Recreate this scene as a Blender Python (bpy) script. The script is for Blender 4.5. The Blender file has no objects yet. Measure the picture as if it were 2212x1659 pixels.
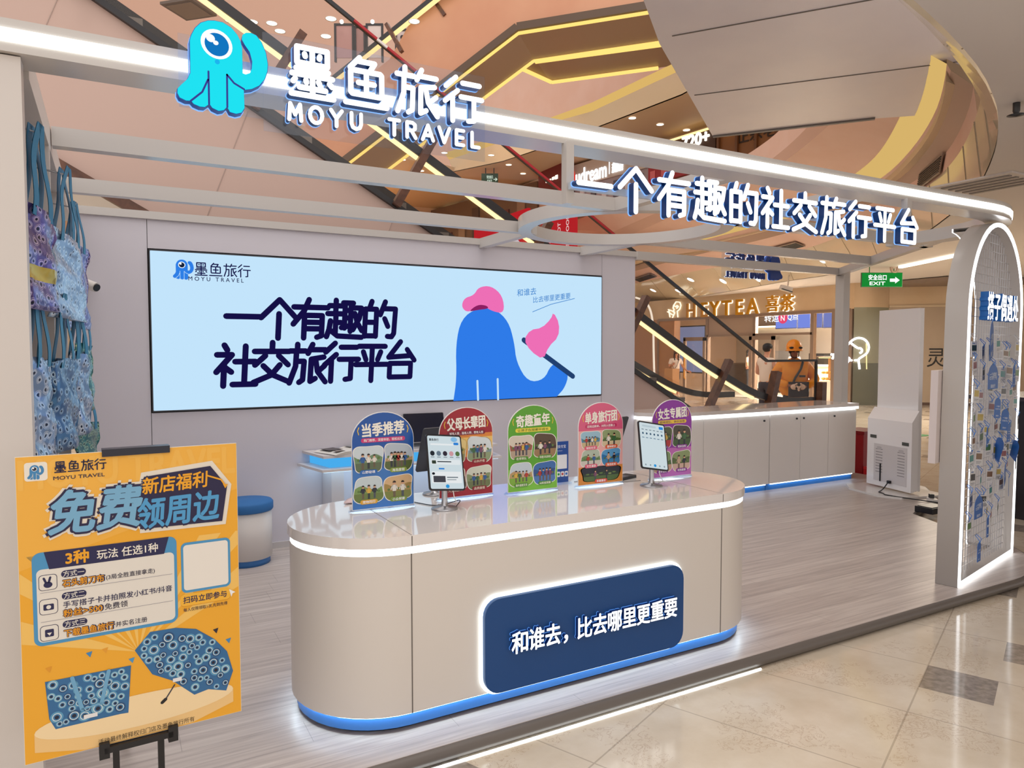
import bpy, math, random
from mathutils import Vector as V, Matrix
from math import sin, cos, pi, radians, hypot, atan2
random.seed(7)
C = bpy.context.scene.collection
SC = bpy.context.scene
# ------------------------------------------------------------------ camera
FOC, PITCH, YAW, ROLL, CH = 1556.744, radians(2.715), radians(29.117), radians(0.043), 1.65
FW = V((sin(YAW)*cos(PITCH), cos(YAW)*cos(PITCH), -sin(PITCH)))
_r = V((cos(YAW), -sin(YAW), 0)); _d = FW.cross(_r)
RT = _r*cos(ROLL) + _d*sin(ROLL); DN = -_r*sin(ROLL) + _d*cos(ROLL)
cam_d = bpy.data.cameras.new('camera'); cam = bpy.data.objects.new('camera', cam_d); C.objects.link(cam)
cam_d.sensor_width = 36; cam_d.lens = FOC/2212*36; cam_d.clip_start = .05; cam_d.clip_end = 200
m = Matrix((RT, -DN, -FW)).transposed().to_4x4(); m.translation = V((0, 0, CH)); cam.matrix_world = m
SC.camera = cam
# ------------------------------------------------------------------ world, lights, exposure
w = bpy.data.worlds.new('mall_air'); SC.world = w; w.use_nodes = True
bg = w.node_tree.nodes['Background']; bg.inputs[0].default_value = (1.0, .94, .90, 1); bg.inputs[1].default_value = 1.2
SC.view_settings.view_transform = 'Standard'; SC.view_settings.look = 'None'
SC.view_settings.exposure = 0.0; SC.view_settings.gamma = 1; SC.view_settings.use_curve_mapping = False
def area(name, loc, size, power, col, rot=(0, 0, 0)):
    l = bpy.data.lights.new(name, 'AREA'); l.shape = 'DISK'; l.size = size; l.energy = power; l.color = col
    o = bpy.data.objects.new(name, l); o.location = loc; o.rotation_euler = rot; C.objects.link(o)
area('atrium_top_fill', (2, 3, 19), 9, 900, (1, .93, .86))  # unseen lamp added high over the atrium for warm top light
area('shop_lamp', (21.3, 16.5, 3.3), 3, 1500, (1, .96, .9))
area('corridor_lamp', (16.5, 9, 3.5), 2.5, 260, (1, .88, .72))
area('upper_shop_lamp', (17, 23, 8.0), 3, 1500, (1, .86, .7))
area('upper_shop_lamp', (6, 27, 8.0), 3, 600, (1, .84, .66))
# ------------------------------------------------------------------ materials
def lin(h):
    h = h.lstrip('#'); c = [int(h[i:i+2], 16)/255 for i in (0, 2, 4)]
    return tuple((x/12.92 if x <= .04045 else ((x+.055)/1.055)**2.4) for x in c) + (1,)
_m = {}
def mat(hx, rough=.5, metal=0, coat=0, key=''):
    k = (hx, rough, metal, coat, key)
    if k in _m: return _m[k]
    a = bpy.data.materials.new('paint_%s_%d' % (hx.lstrip('#'), rough*100)); a.use_nodes = True
    b = a.node_tree.nodes['Principled BSDF']; b.inputs['Base Color'].default_value = lin(hx)
    b.inputs['Roughness'].default_value = rough; b.inputs['Metallic'].default_value = metal; b.inputs['Coat Weight'].default_value = coat
    _m[k] = a; return a
def glow(hx, s=1.0):
    k = ('e', hx, s)
    if k in _m: return _m[k]
    a = bpy.data.materials.new('light_%s' % hx.lstrip('#')); a.use_nodes = True; t = a.node_tree
    t.nodes.clear(); e = t.nodes.new('ShaderNodeEmission'); e.inputs[0].default_value = lin(hx); e.inputs[1].default_value = s
    o = t.nodes.new('ShaderNodeOutputMaterial'); t.links.new(e.outputs[0], o.inputs[0]); _m[k] = a; return a
def glass(hx='ffffff', refl=.10, rough=.02):
    k = ('g', hx, refl, rough)
    if k in _m: return _m[k]
    a = bpy.data.materials.new('clear_%s' % hx); a.use_nodes = True; t = a.node_tree; t.nodes.clear()
    tr = t.nodes.new('ShaderNodeBsdfTransparent'); tr.inputs[0].default_value = lin(hx)
    gl = t.nodes.new('ShaderNodeBsdfGlossy'); gl.inputs['Roughness'].default_value = rough
    mx = t.nodes.new('ShaderNodeMixShader'); mx.inputs[0].default_value = refl
    o = t.nodes.new('ShaderNodeOutputMaterial')
    t.links.new(tr.outputs[0], mx.inputs[1]); t.links.new(gl.outputs[0], mx.inputs[2]); t.links.new(mx.outputs[0], o.inputs[0]); _m[k] = a; return a
class NT:                                   # small node-tree builder
    def __init__(s, name):
        s.a = bpy.data.materials.new(name); s.a.use_nodes = True; s.t = s.a.node_tree; s.b = s.t.nodes['Principled BSDF']
    def n(s, ty, **k):
        x = s.t.nodes.new(ty)
        for a, b in k.items():
            if a.startswith('i_'):
                q = a[2:]; x.inputs[int(q) if q.isdigit() else q.replace('_', ' ')].default_value = b
            else: setattr(x, a, b)
        return x
    def l(s, a, b): s.t.links.new(a, b)
    def math(s, op, a, b=None, c=None):
        x = s.n('ShaderNodeMath', operation=op)
        for i, q in enumerate((a, b, c)):
            if q is None: continue
            if isinstance(q, (int, float)): x.inputs[i].default_value = q
            else: s.l(q, x.inputs[i])
        return x.outputs[0]
    def mix(s, f, a, b):
        x = s.n('ShaderNodeMix', data_type='RGBA')
        for i, q in ((0, f), (6, a), (7, b)):
            if isinstance(q, (int, float, tuple)): x.inputs[i].default_value = q
            else: s.l(q, x.inputs[i])
        return x.outputs[2]
    def ramp(s, f, stops):
        x = s.n('ShaderNodeValToRGB'); e = x.color_ramp.elements
        while len(e) < len(stops): e.new(.5)
        for q, (p, c) in zip(e, stops): q.position = p; q.color = lin(c)
        s.l(f, x.inputs[0]); return x.outputs[0]
# marble mall floor: beige tiles, thin joints, a few grey inlay squares, brown veins
def marble():
    q = NT('beige_marble'); tc = q.n('ShaderNodeTexCoord')
    mp = q.n('ShaderNodeMapping', vector_type='TEXTURE'); mp.inputs['Location'].default_value = (3.7, 2.17, 0); mp.inputs['Rotation'].default_value = (0, 0, radians(-66.8))
    q.l(tc.outputs['Object'], mp.inputs[0]); sp = q.n('ShaderNodeSeparateXYZ'); q.l(mp.outputs[0], sp.inputs[0]); u, v_ = sp.outputs[0], sp.outputs[1]
    n1 = q.n('ShaderNodeTexNoise', i_Scale=2.2, i_Detail=6.0, i_Roughness=.6); q.l(tc.outputs['Object'], n1.inputs[0])
    base = q.ramp(n1.outputs[0], [(.3, 'cfc0aa'), (.55, 'ded2c0'), (.75, 'e9e0d2')])
    n2 = q.n('ShaderNodeTexNoise', i_Scale=14.0, i_Detail=5.0, i_Roughness=.65, i_Distortion=1.6); q.l(tc.outputs['Object'], n2.inputs[0])
    vein = q.ramp(n2.outputs[0], [(.475, '000000'), (.5, 'ffffff'), (.525, '000000')])
    n3 = q.n('ShaderNodeTexNoise', i_Scale=3.0, i_Detail=2.0); q.l(tc.outputs['Object'], n3.inputs[0])
    vm = q.math('MULTIPLY', vein, q.math('MULTIPLY', q.math('GREATER_THAN', n3.outputs[0], .53), .5))
    base = q.mix(vm, base, lin('a37f60'))
    cu, cv = q.math('FLOOR', q.math('DIVIDE', u, .306)), q.math('FLOOR', q.math('DIVIDE', v_, .306))
    dark = None
    for a, b in ((0, -1), (1, 1), (-5, -8), (0, 5), (0, 12), (-3, 14), (-4, 19)):
        k = q.math('MULTIPLY', q.math('COMPARE', cu, a, .1), q.math('COMPARE', cv, b, .1)); dark = k if dark is None else q.math('ADD', dark, k)
    far = q.n('ShaderNodeTexWhiteNoise', noise_dimensions='2D'); cb = q.n('ShaderNodeCombineXYZ'); q.l(cu, cb.inputs[0]); q.l(cv, cb.inputs[1]); q.l(cb.outputs[0], far.inputs['Vector'])
    dark = q.math('ADD', dark, q.math('MULTIPLY', q.math('LESS_THAN', far.outputs[0], .05), q.math('GREATER_THAN', cv, 16)))
    n4 = q.n('ShaderNodeTexNoise', i_Scale=30.0, i_Detail=6.0); q.l(tc.outputs['Object'], n4.inputs[0])
    grey = q.ramp(n4.outputs[0], [(.3, '857a70'), (.7, 'a99e93')])
    base = q.mix(dark, base, grey)
    ju = q.math('LESS_THAN', q.math('ABSOLUTE', q.math('SUBTRACT', q.math('FRACT', q.math('DIVIDE', q.math('ADD', u, .004), .918)), .004)), .0045)
    jv = q.math('LESS_THAN', q.math('ABSOLUTE', q.math('SUBTRACT', q.math('FRACT', q.math('DIVIDE', q.math('ADD', v_, .004), .612)), .006)), .006)
    base = q.mix(q.math('MULTIPLY', q.math('MAXIMUM', ju, jv), .35), base, lin('6b5a48'))
    q.l(base, q.b.inputs['Base Color']); q.b.inputs['Roughness'].default_value = .1; q.b.inputs['Specular IOR Level'].default_value = .6
    return q.a
def planks():
    q = NT('grey_oak_boards'); tc = q.n('ShaderNodeTexCoord'); sp = q.n('ShaderNodeSeparateXYZ'); q.l(tc.outputs['Object'], sp.inputs[0])
    mp = q.n('ShaderNodeMapping'); mp.inputs['Scale'].default_value = (.7, 16, 1); q.l(tc.outputs['Object'], mp.inputs[0])
    n1 = q.n('ShaderNodeTexNoise', i_Scale=2.4, i_Detail=8.0, i_Roughness=.62, i_Distortion=.4); q.l(mp.outputs[0], n1.inputs[0])
    row = q.math('FLOOR', q.math('DIVIDE', sp.outputs[1], .18)); wn = q.n('ShaderNodeTexWhiteNoise', noise_dimensions='1D'); q.l(row, wn.inputs['W'])
    f = q.math('ADD', q.math('MULTIPLY', n1.outputs[0], .86), q.math('MULTIPLY', wn.outputs[0], .1))
    c = q.ramp(f, [(.3, 'a99d98'), (.5, 'c2b6b0'), (.7, 'd6ccc5')])
    fr = q.math('FRACT', q.math('DIVIDE', sp.outputs[1], .18)); j1 = q.math('LESS_THAN', fr, .014)
    sx = q.math('ADD', sp.outputs[0], q.math('MULTIPLY', wn.outputs[0], 1.2)); j2 = q.math('LESS_THAN', q.math('FRACT', q.math('DIVIDE', sx, 1.2)), .0022)
    c = q.mix(q.math('MULTIPLY', q.math('MAXIMUM', j1, j2), .4), c, lin('5c534e'))
    q.l(c, q.b.inputs['Base Color']); q.b.inputs['Roughness'].default_value = .36
    return q.a
def rings(name, dark, mid, pale, scale, metal=0.0, rough=.3):    # printed film of ringed dots
    q = NT(name); tc = q.n('ShaderNodeTexCoord'); mp = q.n('ShaderNodeMapping'); mp.inputs['Scale'].default_value = (scale, scale, scale); q.l(tc.outputs['UV'], mp.inputs[0])
    vo = q.n('ShaderNodeTexVoronoi', voronoi_dimensions='2D', i_Scale=1.0, i_Randomness=.75); q.l(mp.outputs[0], vo.inputs[0])
    vc = q.n('ShaderNodeSeparateColor'); q.l(vo.outputs['Color'], vc.inputs[0])
    rad = q.math('DIVIDE', vo.outputs['Distance'], q.math('ADD', .72, q.math('MULTIPLY', vc.outputs[0], .45)))
    r1 = q.ramp(rad, [(0, '0c1430'), (.13, '0c1430'), (.14, mid), (.2, mid), (.21, pale), (.27, pale), (.28, mid), (.36, mid), (.37, pale), (.395, pale), (.41, dark)])
    for e in r1.node.color_ramp.elements: pass
    r1.node.color_ramp.interpolation = 'CONSTANT'
    n = q.n('ShaderNodeTexVoronoi', voronoi_dimensions='2D', i_Scale=1.35, i_Randomness=1.0); q.l(mp.outputs[0], n.inputs[0]); nc = q.n('ShaderNodeSeparateColor'); q.l(n.outputs['Color'], nc.inputs[0])
    bgc = q.ramp(nc.outputs[1], [(0, dark), (.35, mid), (.7, dark), (1, pale)]); bgc.node.color_ramp.interpolation = 'CONSTANT'
    bgc = q.mix(.45, bgc, lin(mid))
    c = q.mix(q.math('LESS_THAN', rad, .4), bgc, r1)
    q.l(c, q.b.inputs['Base Color']); q.b.inputs['Metallic'].default_value = metal; q.b.inputs['Roughness'].default_value = rough
    return q.a
def wood(name, a, b, rough=.4):
    q = NT(name); tc = q.n('ShaderNodeTexCoord'); n = q.n('ShaderNodeTexNoise', i_Scale=9.0, i_Detail=5.0, i_Distortion=1.0); q.l(tc.outputs['Object'], n.inputs[0])
    q.l(q.ramp(n.outputs[0], [(.3, a), (.7, b)]), q.b.inputs['Base Color']); q.b.inputs['Roughness'].default_value = rough; return q.a
def mottled(name, a, b, scale, rough=.5):
    q = NT(name); tc = q.n('ShaderNodeTexCoord'); n = q.n('ShaderNodeTexNoise', i_Scale=scale, i_Detail=3.0); q.l(tc.outputs['Object'], n.inputs[0])
    q.l(q.ramp(n.outputs[0], [(.35, a), (.65, b)]), q.b.inputs['Base Color']); q.b.inputs['Roughness'].default_value = rough; return q.a
WHITE = mat('e2ddd8', .34); WHITE2 = mat('dcd5d2', .45); SATIN = mat('e6e1dc', .3); GLOSS = mat('ebe6e3', .08, coat=.3)
FRAMEW = mat('c9c4c0', .2); BLUE = mat('3c86d8', .5); NAVY = mat('1c4f86', .45); BLACK = mat('17171c', .4); DARKM = mat('2c2a2d', .35)
SILVER = mat('b9b9bd', .28, .9); LED = glow('fbffff', 6.0); LEDS = glow('f4fbff', 3.0); WARM = glow('ffd27a', 2.2); SEAM = mat('6d6660', .7)
# ------------------------------------------------------------------ geometry helpers
def I(x, y, z): return V((x, y, z))
def fr(o, U, W, N):
    o, U, W, N = V(o), V(U), V(W), V(N)
    return lambda x, y, z: o + U*x + W*y + N*z
def at(px, py, ax, val):                    # pixel of the photograph -> point on the plane axis = val
    d = FW + RT*((px-1106)/FOC) + DN*((py-829.5)/FOC); o = V((0, 0, CH)); i = 'XYZ'.index(ax)
    return o + d*((val-o[i])/d[i])
def dep(px, py, k):
    d = FW + RT*((px-1106)/FOC) + DN*((py-829.5)/FOC); return V((0, 0, CH)) + d*k
class MB:
    def __init__(s): s.v = []; s.f = []; s.fm = []; s.sm = []; s.mats = []; s.uv = {}
    def mi(s, m):
        if m not in s.mats: s.mats.append(m)
        return s.mats.index(m)
    def add(s, vs, fs, m, smooth=False):
        b = len(s.v); s.v += [V(p) for p in vs]; k = s.mi(m)
        for f in fs: s.f.append([b+i for i in f]); s.fm.append(k); s.sm.append(smooth)
    def poly(s, pts, m): s.add(pts, [list(range(len(pts)))], m); return s
    def prism(s, p2, z0, z1, m, T=I, side=None, cap0=True):
        n = len(p2); ar = sum(p2[i][0]*p2[(i+1) % n][1]-p2[(i+1) % n][0]*p2[i][1] for i in range(n))
        if ar < 0: p2 = p2[::-1]
        a = [T(x, y, z0) for x, y in p2]; b = [T(x, y, z1) for x, y in p2]
        s.add(b, [list(range(n))], m)
        s.add(a+b, [[i, (i+1) % n, n+(i+1) % n, n+i] for i in range(n)], side or m, n > 20)
        if cap0: s.add(a, [list(range(n))[::-1]], side or m)
        return s
    def box(s, x0, x1, y0, y1, z0, z1, m, T=I): return s.prism([(x0, y0), (x1, y0), (x1, y1), (x0, y1)], z0, z1, m, T)
    def bar(s, a, b, w_, h_, m, up=(0, 0, 1)):
        a, b = V(a), V(b); d = (b-a); L = d.length; d.normalize(); u = V(up)
        if abs(d.dot(u)) > .99: u = V((1, 0, 0))
        r = d.cross(u).normalized(); u = r.cross(d)
        return s.box(0, L, -w_/2, w_/2, -h_/2, h_/2, m, fr(a, d, r, u))
    def tube(s, P, r, m, n=8, close=False):
        P = [V(p) for p in P]; R = r if isinstance(r, list) else [r]*len(P); vs = []; N = len(P); pr = None
        for i, p in enumerate(P):
            t = (P[(i+1) % N]-P[i-1]) if close else (P[min(i+1, N-1)]-P[max(i-1, 0)])
            t.normalize(); q = pr if pr is not None else (V((0, 0, 1)) if abs(t.z) < .9 else V((1, 0, 0)))
            a = t.cross(q).normalized(); b = a.cross(t).normalized(); pr = b
            vs += [p+(a*cos(2*pi*k/n)+b*sin(2*pi*k/n))*R[i] for k in range(n)]
        fs = [[i*n+k, i*n+(k+1) % n, ((i+1) % N)*n+(k+1) % n, ((i+1) % N)*n+k] for i in range(N if close else N-1) for k in range(n)]
        s.add(vs, fs, m, True)
        if not close: s.add(vs[:n], [list(range(n))], m); s.add(vs[-n:], [list(range(n))[::-1]], m)
        return s
    def lathe(s, prof, c, m, n=32, T=I, smooth=True):
        vs = []; c = V(c)
        for r, z in prof: vs += [c+T(r*cos(2*pi*k/n), r*sin(2*pi*k/n), z) for k in range(n)]
        fs = [[i*n+k, i*n+(k+1) % n, (i+1)*n+(k+1) % n, (i+1)*n+k] for i in range(len(prof)-1) for k in range(n)]
        s.add(vs, fs, m, smooth); return s
    def ball(s, c, rx, ry, rz, m, n=14, k=9, T=I):
        return s.lathe([(1e-4 if i in (0, k) else sin(pi*i/k), -cos(pi*i/k)) for i in range(k+1)], c, m, n, lambda x, y, z: T(x*rx, y*ry, z*rz))
    def ribbon(s, A, B, m, smooth=True):
        n = len(A); s.add(list(A)+list(B), [[i, i+1, n+i+1, n+i] for i in range(n-1)], m, smooth); return s
    def ring(s, A, B, z0, z1, m, T=I, close=True, faces='tbio', mf=None):    # solid between outline A (outer) and B (inner)
        n = len(A); N = n if close else n-1
        vs = [T(x, y, z0) for x, y in A]+[T(x, y, z0) for x, y in B]+[T(x, y, z1) for x, y in A]+[T(x, y, z1) for x, y in B]
        f = lambda a, b: [[a*n+i, a*n+(i+1) % n, b*n+(i+1) % n, b*n+i] for i in range(N)]
        if 't' in faces: s.add(vs, f(2, 3), mf or m)
        if 'b' in faces: s.add(vs, f(1, 0), m)
        if 'o' in faces: s.add(vs, f(0, 2), m, True)
        if 'i' in faces: s.add(vs, f(3, 1), m, True)
        return s
    def cap(s, pts, w_, z0, z1, m, T=I, side=None, n=5):       # round-ended strokes
        for j in range(len(pts)-1):
            (x0, y0), (x1, y1) = pts[j], pts[j+1]; a = atan2(y1-y0, x1-x0); q = []
            for k in range(n+1): t = a+pi/2+pi*k/n; q.append((x0+cos(t)*w_/2, y0+sin(t)*w_/2))
            for k in range(n+1): t = a-pi/2+pi*k/n; q.append((x1+cos(t)*w_/2, y1+sin(t)*w_/2))
            e = (z1-z0)*.0 + .00003*(j % 4); s.prism(q, z0, z1+e, m, T, side, cap0=False)
        return s
    def build(s, name, parent=None, world=True, bevel=0, uvbox=None):
        vs = s.v
        if parent is not None and world:
            mi = Matrix.Translation(parent.location) @ parent.rotation_euler.to_matrix().to_4x4()
            p = parent.parent
            while p is not None: mi = (Matrix.Translation(p.location) @ p.rotation_euler.to_matrix().to_4x4()) @ mi; p = p.parent
            mi.invert(); vs = [mi @ q for q in vs]
        me = bpy.data.meshes.new(name); me.from_pydata([tuple(q) for q in vs], [], s.f)
        for q in s.mats: me.materials.append(q)
        me.polygons.foreach_set('material_index', s.fm); me.polygons.foreach_set('use_smooth', s.sm); me.validate(); me.update()
        o = bpy.data.objects.new(name, me); C.objects.link(o)
        if parent is not None: o.parent = parent
        if bevel:
            b = o.modifiers.new('edge', 'BEVEL'); b.width = bevel; b.segments = 2; b.limit_method = 'ANGLE'; b.angle_limit = radians(50)
        return o
def thing(name, label, cat, loc=(0, 0, 0), rz=0, group=None):
    o = bpy.data.objects.new(name, None); o.empty_display_size = .1; o.location = loc; o.rotation_euler = (0, 0, rz); C.objects.link(o)
    o['label'] = label; o['category'] = cat
    if group: o['group'] = group
    return o
def tag(o, label, cat, group=None, kind=None):
    o['label'] = label; o['category'] = cat
    if group: o['group'] = group
    if kind: o['kind'] = kind
    return o
def struct(o, label=None, cat=None):
    o['kind'] = 'structure'
    if label: o['label'] = label
    if cat: o['category'] = cat
    return o
def rrect(x0, y0, x1, y1, r, n=6):
    r = min(r, (x1-x0)/2, (y1-y0)/2); P = []
    for cx, cy, a in ((x1-r, y0+r, -pi/2), (x1-r, y1-r, 0), (x0+r, y1-r, pi/2), (x0+r, y0+r, pi)):
        P += [(cx+r*cos(a+pi/2*k/n), cy+r*sin(a+pi/2*k/n)) for k in range(n+1)]
    return P
def ell(cx, cy, rx, ry, n=28, rot=0): return [(cx+rx*cos(2*pi*k/n)*cos(rot)-ry*sin(2*pi*k/n)*sin(rot), cy+rx*cos(2*pi*k/n)*sin(rot)+ry*sin(2*pi*k/n)*cos(rot)) for k in range(n)]
def smooth(P, it=2, close=False):
    for _ in range(it):
        Q = []; n = len(P)
        for i in range(n if close else n-1):
            a, b = P[i], P[(i+1) % n]; Q += [tuple(a[k]*.75+b[k]*.25 for k in range(len(a))), tuple(a[k]*.25+b[k]*.75 for k in range(len(a)))]
        if not close: Q = [tuple(P[0])]+Q+[tuple(P[-1])]
        P = Q
    return P
def resample(P, n):
    P = [V(p) for p in P]; d = [0]
    for a, b in zip(P, P[1:]): d.append(d[-1]+(b-a).length)
    out = []; j = 0
    for i in range(n):
        t = d[-1]*i/(n-1)
        while j < len(d)-2 and d[j+1] < t: j += 1
        k = (t-d[j])/max(d[j+1]-d[j], 1e-9); out.append(P[j].lerp(P[j+1], min(max(k, 0), 1)))
    return out
def clipy(P, y, below=True):
    s_ = 1 if below else -1; Q = []
    for i in range(len(P)):
        a, b = P[i], P[(i+1) % len(P)]; da, db = (y-a[1])*s_, (y-b[1])*s_
        if da >= 0: Q.append(a)
        if da*db < 0: t = da/(da-db); Q.append((a[0]+(b[0]-a[0])*t, a[1]+(b[1]-a[1])*t))
    return Q
# lettering ---------------------------------------------------------
_tx = {}
def text2d(s, bold=0.0):
    k = (s, bold)
    if k in _tx: return _tx[k]
    c = bpy.data.curves.new('lettering', 'FONT'); c.body = s; c.size = 1; c.resolution_u = 3; c.offset = bold; c.fill_mode = 'FRONT'
    o = bpy.data.objects.new('lettering', c); me = bpy.data.meshes.new_from_object(o)
    vs = [(q.co.x, q.co.y) for q in me.vertices]; fs = [list(p.vertices) for p in me.polygons]
    ed = {}
    for f in fs:
        for i in range(len(f)): ed[(f[i], f[(i+1) % len(f)])] = 1
    rim = [e for e in ed if (e[1], e[0]) not in ed]
    bpy.data.objects.remove(o); bpy.data.curves.remove(c); bpy.data.meshes.remove(me)
    xs = [q[0] for q in vs]; ys = [q[1] for q in vs]
    _tx[k] = (vs, fs, rim, min(xs), max(xs), min(ys), max(ys)); return _tx[k]
def put_text(mb, s, x, y, em, m, T, z0, z1=None, bold=0.0, w=None, align='c', rot=0, shear=0, side=None):
    vs, fs, rim, x0, x1, y0, y1 = text2d(s); sx = em if w is None else w/(x1-x0)     # bold: copies pushed round a small circle
    ox = {'c': (x0+x1)/2, 'l': x0, 'r': x1}[align]; oy = .37; nk = 6 if bold > .012 else 4
    sh = [(0, 0)] if bold <= 0 else [(bold*cos(2*pi*k/nk+.5), bold*sin(2*pi*k/nk+.5)) for k in range(nk)]
    z = z0 if z1 is None else z1
    for j, (dx, dy) in enumerate(sh):
        P = []
        for a, b in vs:
            a = (a-ox)*sx+dx*em; b = (b-oy)*em+dy*em; a += b*shear; P.append((x+a*cos(rot)-b*sin(rot), y+a*sin(rot)+b*cos(rot)))
        mb.add([T(a, b, z+j*.00002) for a, b in P], fs, m)
        if z1 is not None:
            n = len(P); mb.add([T(a, b, z0) for a, b in P]+[T(a, b, z1) for a, b in P], [[i, k, n+k, n+i] for i, k in rim], side or m)
G = {
'墨': [[(2,6.6),(2,9.6),(8,9.6),(8,6.6),(2,6.6)],[(5,9.6),(5,.6)],[(3.5,8.4),(3.6,8)],[(6.5,8.4),(6.4,8)],[(1.8,5.5),(8.2,5.5)],[(1,4.4),(9,4.4)],[(1.6,3.4),(1.2,2.9)],[(3.7,3.4),(3.8,3)],[(6.2,3.4),(6.4,3)],[(8.4,3.4),(8.9,2.9)],[(2.4,1.9),(7.6,1.9)],[(.8,.5),(9.2,.5)]],
'鱼': [[(3.6,9.8),(1.6,7.6)],[(3.3,9.1),(6.8,9.1),(5.9,7.6)],[(2,7.2),(8,7.2),(8.3,6.9),(8.3,2.8),(8,2.5),(2,2.5),(1.7,2.8),(1.7,6.9),(2,7.2)],[(3.3,4.85),(6.7,4.85)],[(5,7.2),(5,2.5)],[(.6,.6),(9.4,.6)]],
'旅': [[(2.4,9.8),(2.4,8.6)],[(.6,8.2),(4.5,8.2)],[(2.2,8.2),(2.1,4.5),(.7,.5)],[(2.2,5.7),(4.2,5.7),(4,1.2),(3.1,.6)],[(6.2,9.8),(5.1,7.6)],[(5.9,8.5),(9.6,8.5)],[(9.2,6.7),(6,6.2),(5.9,.8),(7.2,1.5)],[(7.2,5.7),(7.7,3.2),(9.8,.6)],[(9.5,4.6),(8.0,3.3)]],
'行': [[(3.2,9.8),(.8,7.6)],[(3.6,7),(.6,4.4)],[(2.4,5.6),(2.4,.4)],[(4.8,8.8),(9,8.8)],[(4.4,5.8),(9.6,5.8)],[(7.6,5.8),(7.6,1),(6.2,.8)]],
'一': [[(.8,5),(9.2,5)]],
'个': [[(5,9.6),(.6,5.2)],[(5,9.6),(9.4,5.2)],[(5,6.2),(5,.3)]],
'有': [[(.6,8),(9.4,8)],[(4.4,9.9),(3.2,7),(.6,3.8)],[(3.4,6),(3.4,.4)],[(3.4,6),(8,6),(8,1),(6.8,.6)],[(3.4,4.3),(8,4.3)],[(3.4,2.7),(8,2.7)]],
'趣': [[(.8,8.4),(4.2,8.4)],[(2.5,9.8),(2.5,6.4)],[(.4,6.4),(4.3,6.4)],[(2.6,6.4),(2.6,1.6)],[(2.6,4.2),(4.1,4.2)],[(1.2,4.6),(.9,2.4),(.3,.6)],[(1,2.4),(3.2,.8),(9.8,.5)],[(4.5,9.2),(7.2,9.2)],[(5,9.2),(5,2.8)],[(6.6,9.2),(6.6,2)],[(5,7.3),(6.6,7.3)],[(5,5.4),(6.6,5.4)],[(4.2,2.9),(7,3.6)],[(7.4,8),(9.5,8),(9,5.4),(7.3,2.4)],[(7.7,6.6),(8.4,4.4),(9.8,2.2)]],
'的': [[(2.6,9.8),(2,8)],[(.9,7.8),(.9,.8)],[(.9,7.8),(4,7.8),(4,.8)],[(.9,4.4),(4,4.4)],[(.9,.9),(4,.9)],[(6.4,9.8),(5.1,6.4)],[(6,8),(9.4,8),(9.2,1.6),(8.6,.7),(7.4,.8)],[(6.4,5.4),(7.4,3.4)]],
'社': [[(2.2,9.8),(2.9,8.7)],[(.6,7.6),(4,7.6),(.6,3.6)],[(2.3,5.4),(2.3,.4)],[(2.6,4.6),(4,3.6)],[(4.8,6),(9.6,6)],[(7.1,9.6),(7.1,.8)],[(4.4,.7),(9.8,.7)]],
'交': [[(5,9.9),(5,8.4)],[(.8,7.8),(9.2,7.8)],[(3.4,6.8),(1,4.6)],[(6.6,6.8),(9,4.6)],[(3,4.4),(5.4,2.2),(9.4,.5)],[(7,4.6),(5,2.2),(.8,.5)]],
'平': [[(1.4,9),(8.6,9)],[(2.6,7.6),(3.4,5.6)],[(7.4,7.6),(6.6,5.6)],[(.6,4.4),(9.4,4.4)],[(5,9),(5,.3)]],
'台': [[(4.8,9.8),(1.6,5.8),(8,6.2)],[(6.8,7.8),(9,5)],[(2,4.2),(8,4.2),(8,.7),(2,.7),(2,4.2)]],
'M': [[(.8,0),(1.6,10),(5,3.4),(8.4,10),(9.2,0)]], 'Y': [[(1,10),(5,5),(9,10)],[(5,5),(5,0)]], 'T': [[(1,10),(9,10)],[(5,10),(5,0)]],
'U': [[(1.4,10),(1.4,3.4),(2.4,1),(5,0),(7.6,1),(8.6,3.4),(8.6,10)]], 'A': [[(.6,0),(5,10),(9.4,0)],[(2.4,3.2),(7.6,3.2)]], 'V': [[(.6,10),(5,0),(9.4,10)]],
'E': [[(8,10),(1.8,10),(1.8,0),(8,0)],[(1.8,5.1),(7.4,5.1)]], 'L': [[(1.8,10),(1.8,0),(8,0)]], 'R': [[(1.6,0),(1.6,10),(6,10),(8,8.8),(8,6),(6,4.8),(1.6,4.8)],[(5,4.8),(8.6,0)]],
'O': [[(5+4.4*cos(2*pi*k/14), 5+5*sin(2*pi*k/14)) for k in range(15)]],
}
def glyph(mb, ch, x, y, w_, h_, sw, z0, z1, m, T, side=None, slant=0):
    for st in G[ch]:
        P = [(x+p[0]/10*w_+(p[1]/10)*h_*slant, y+p[1]/10*h_) for p in st]; mb.cap(P, sw, z0, z1, m, T, side)
def glyphs(mb, s, x, y, cw, h_, sw, z0, z1, m, T, adv=None, side=None, slant=0):
    for i, ch in enumerate(s):
        if ch != ' ': glyph(mb, ch, x+i*(adv or cw), y, cw, h_, sw, z0, z1, m, T, side, slant)
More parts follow.
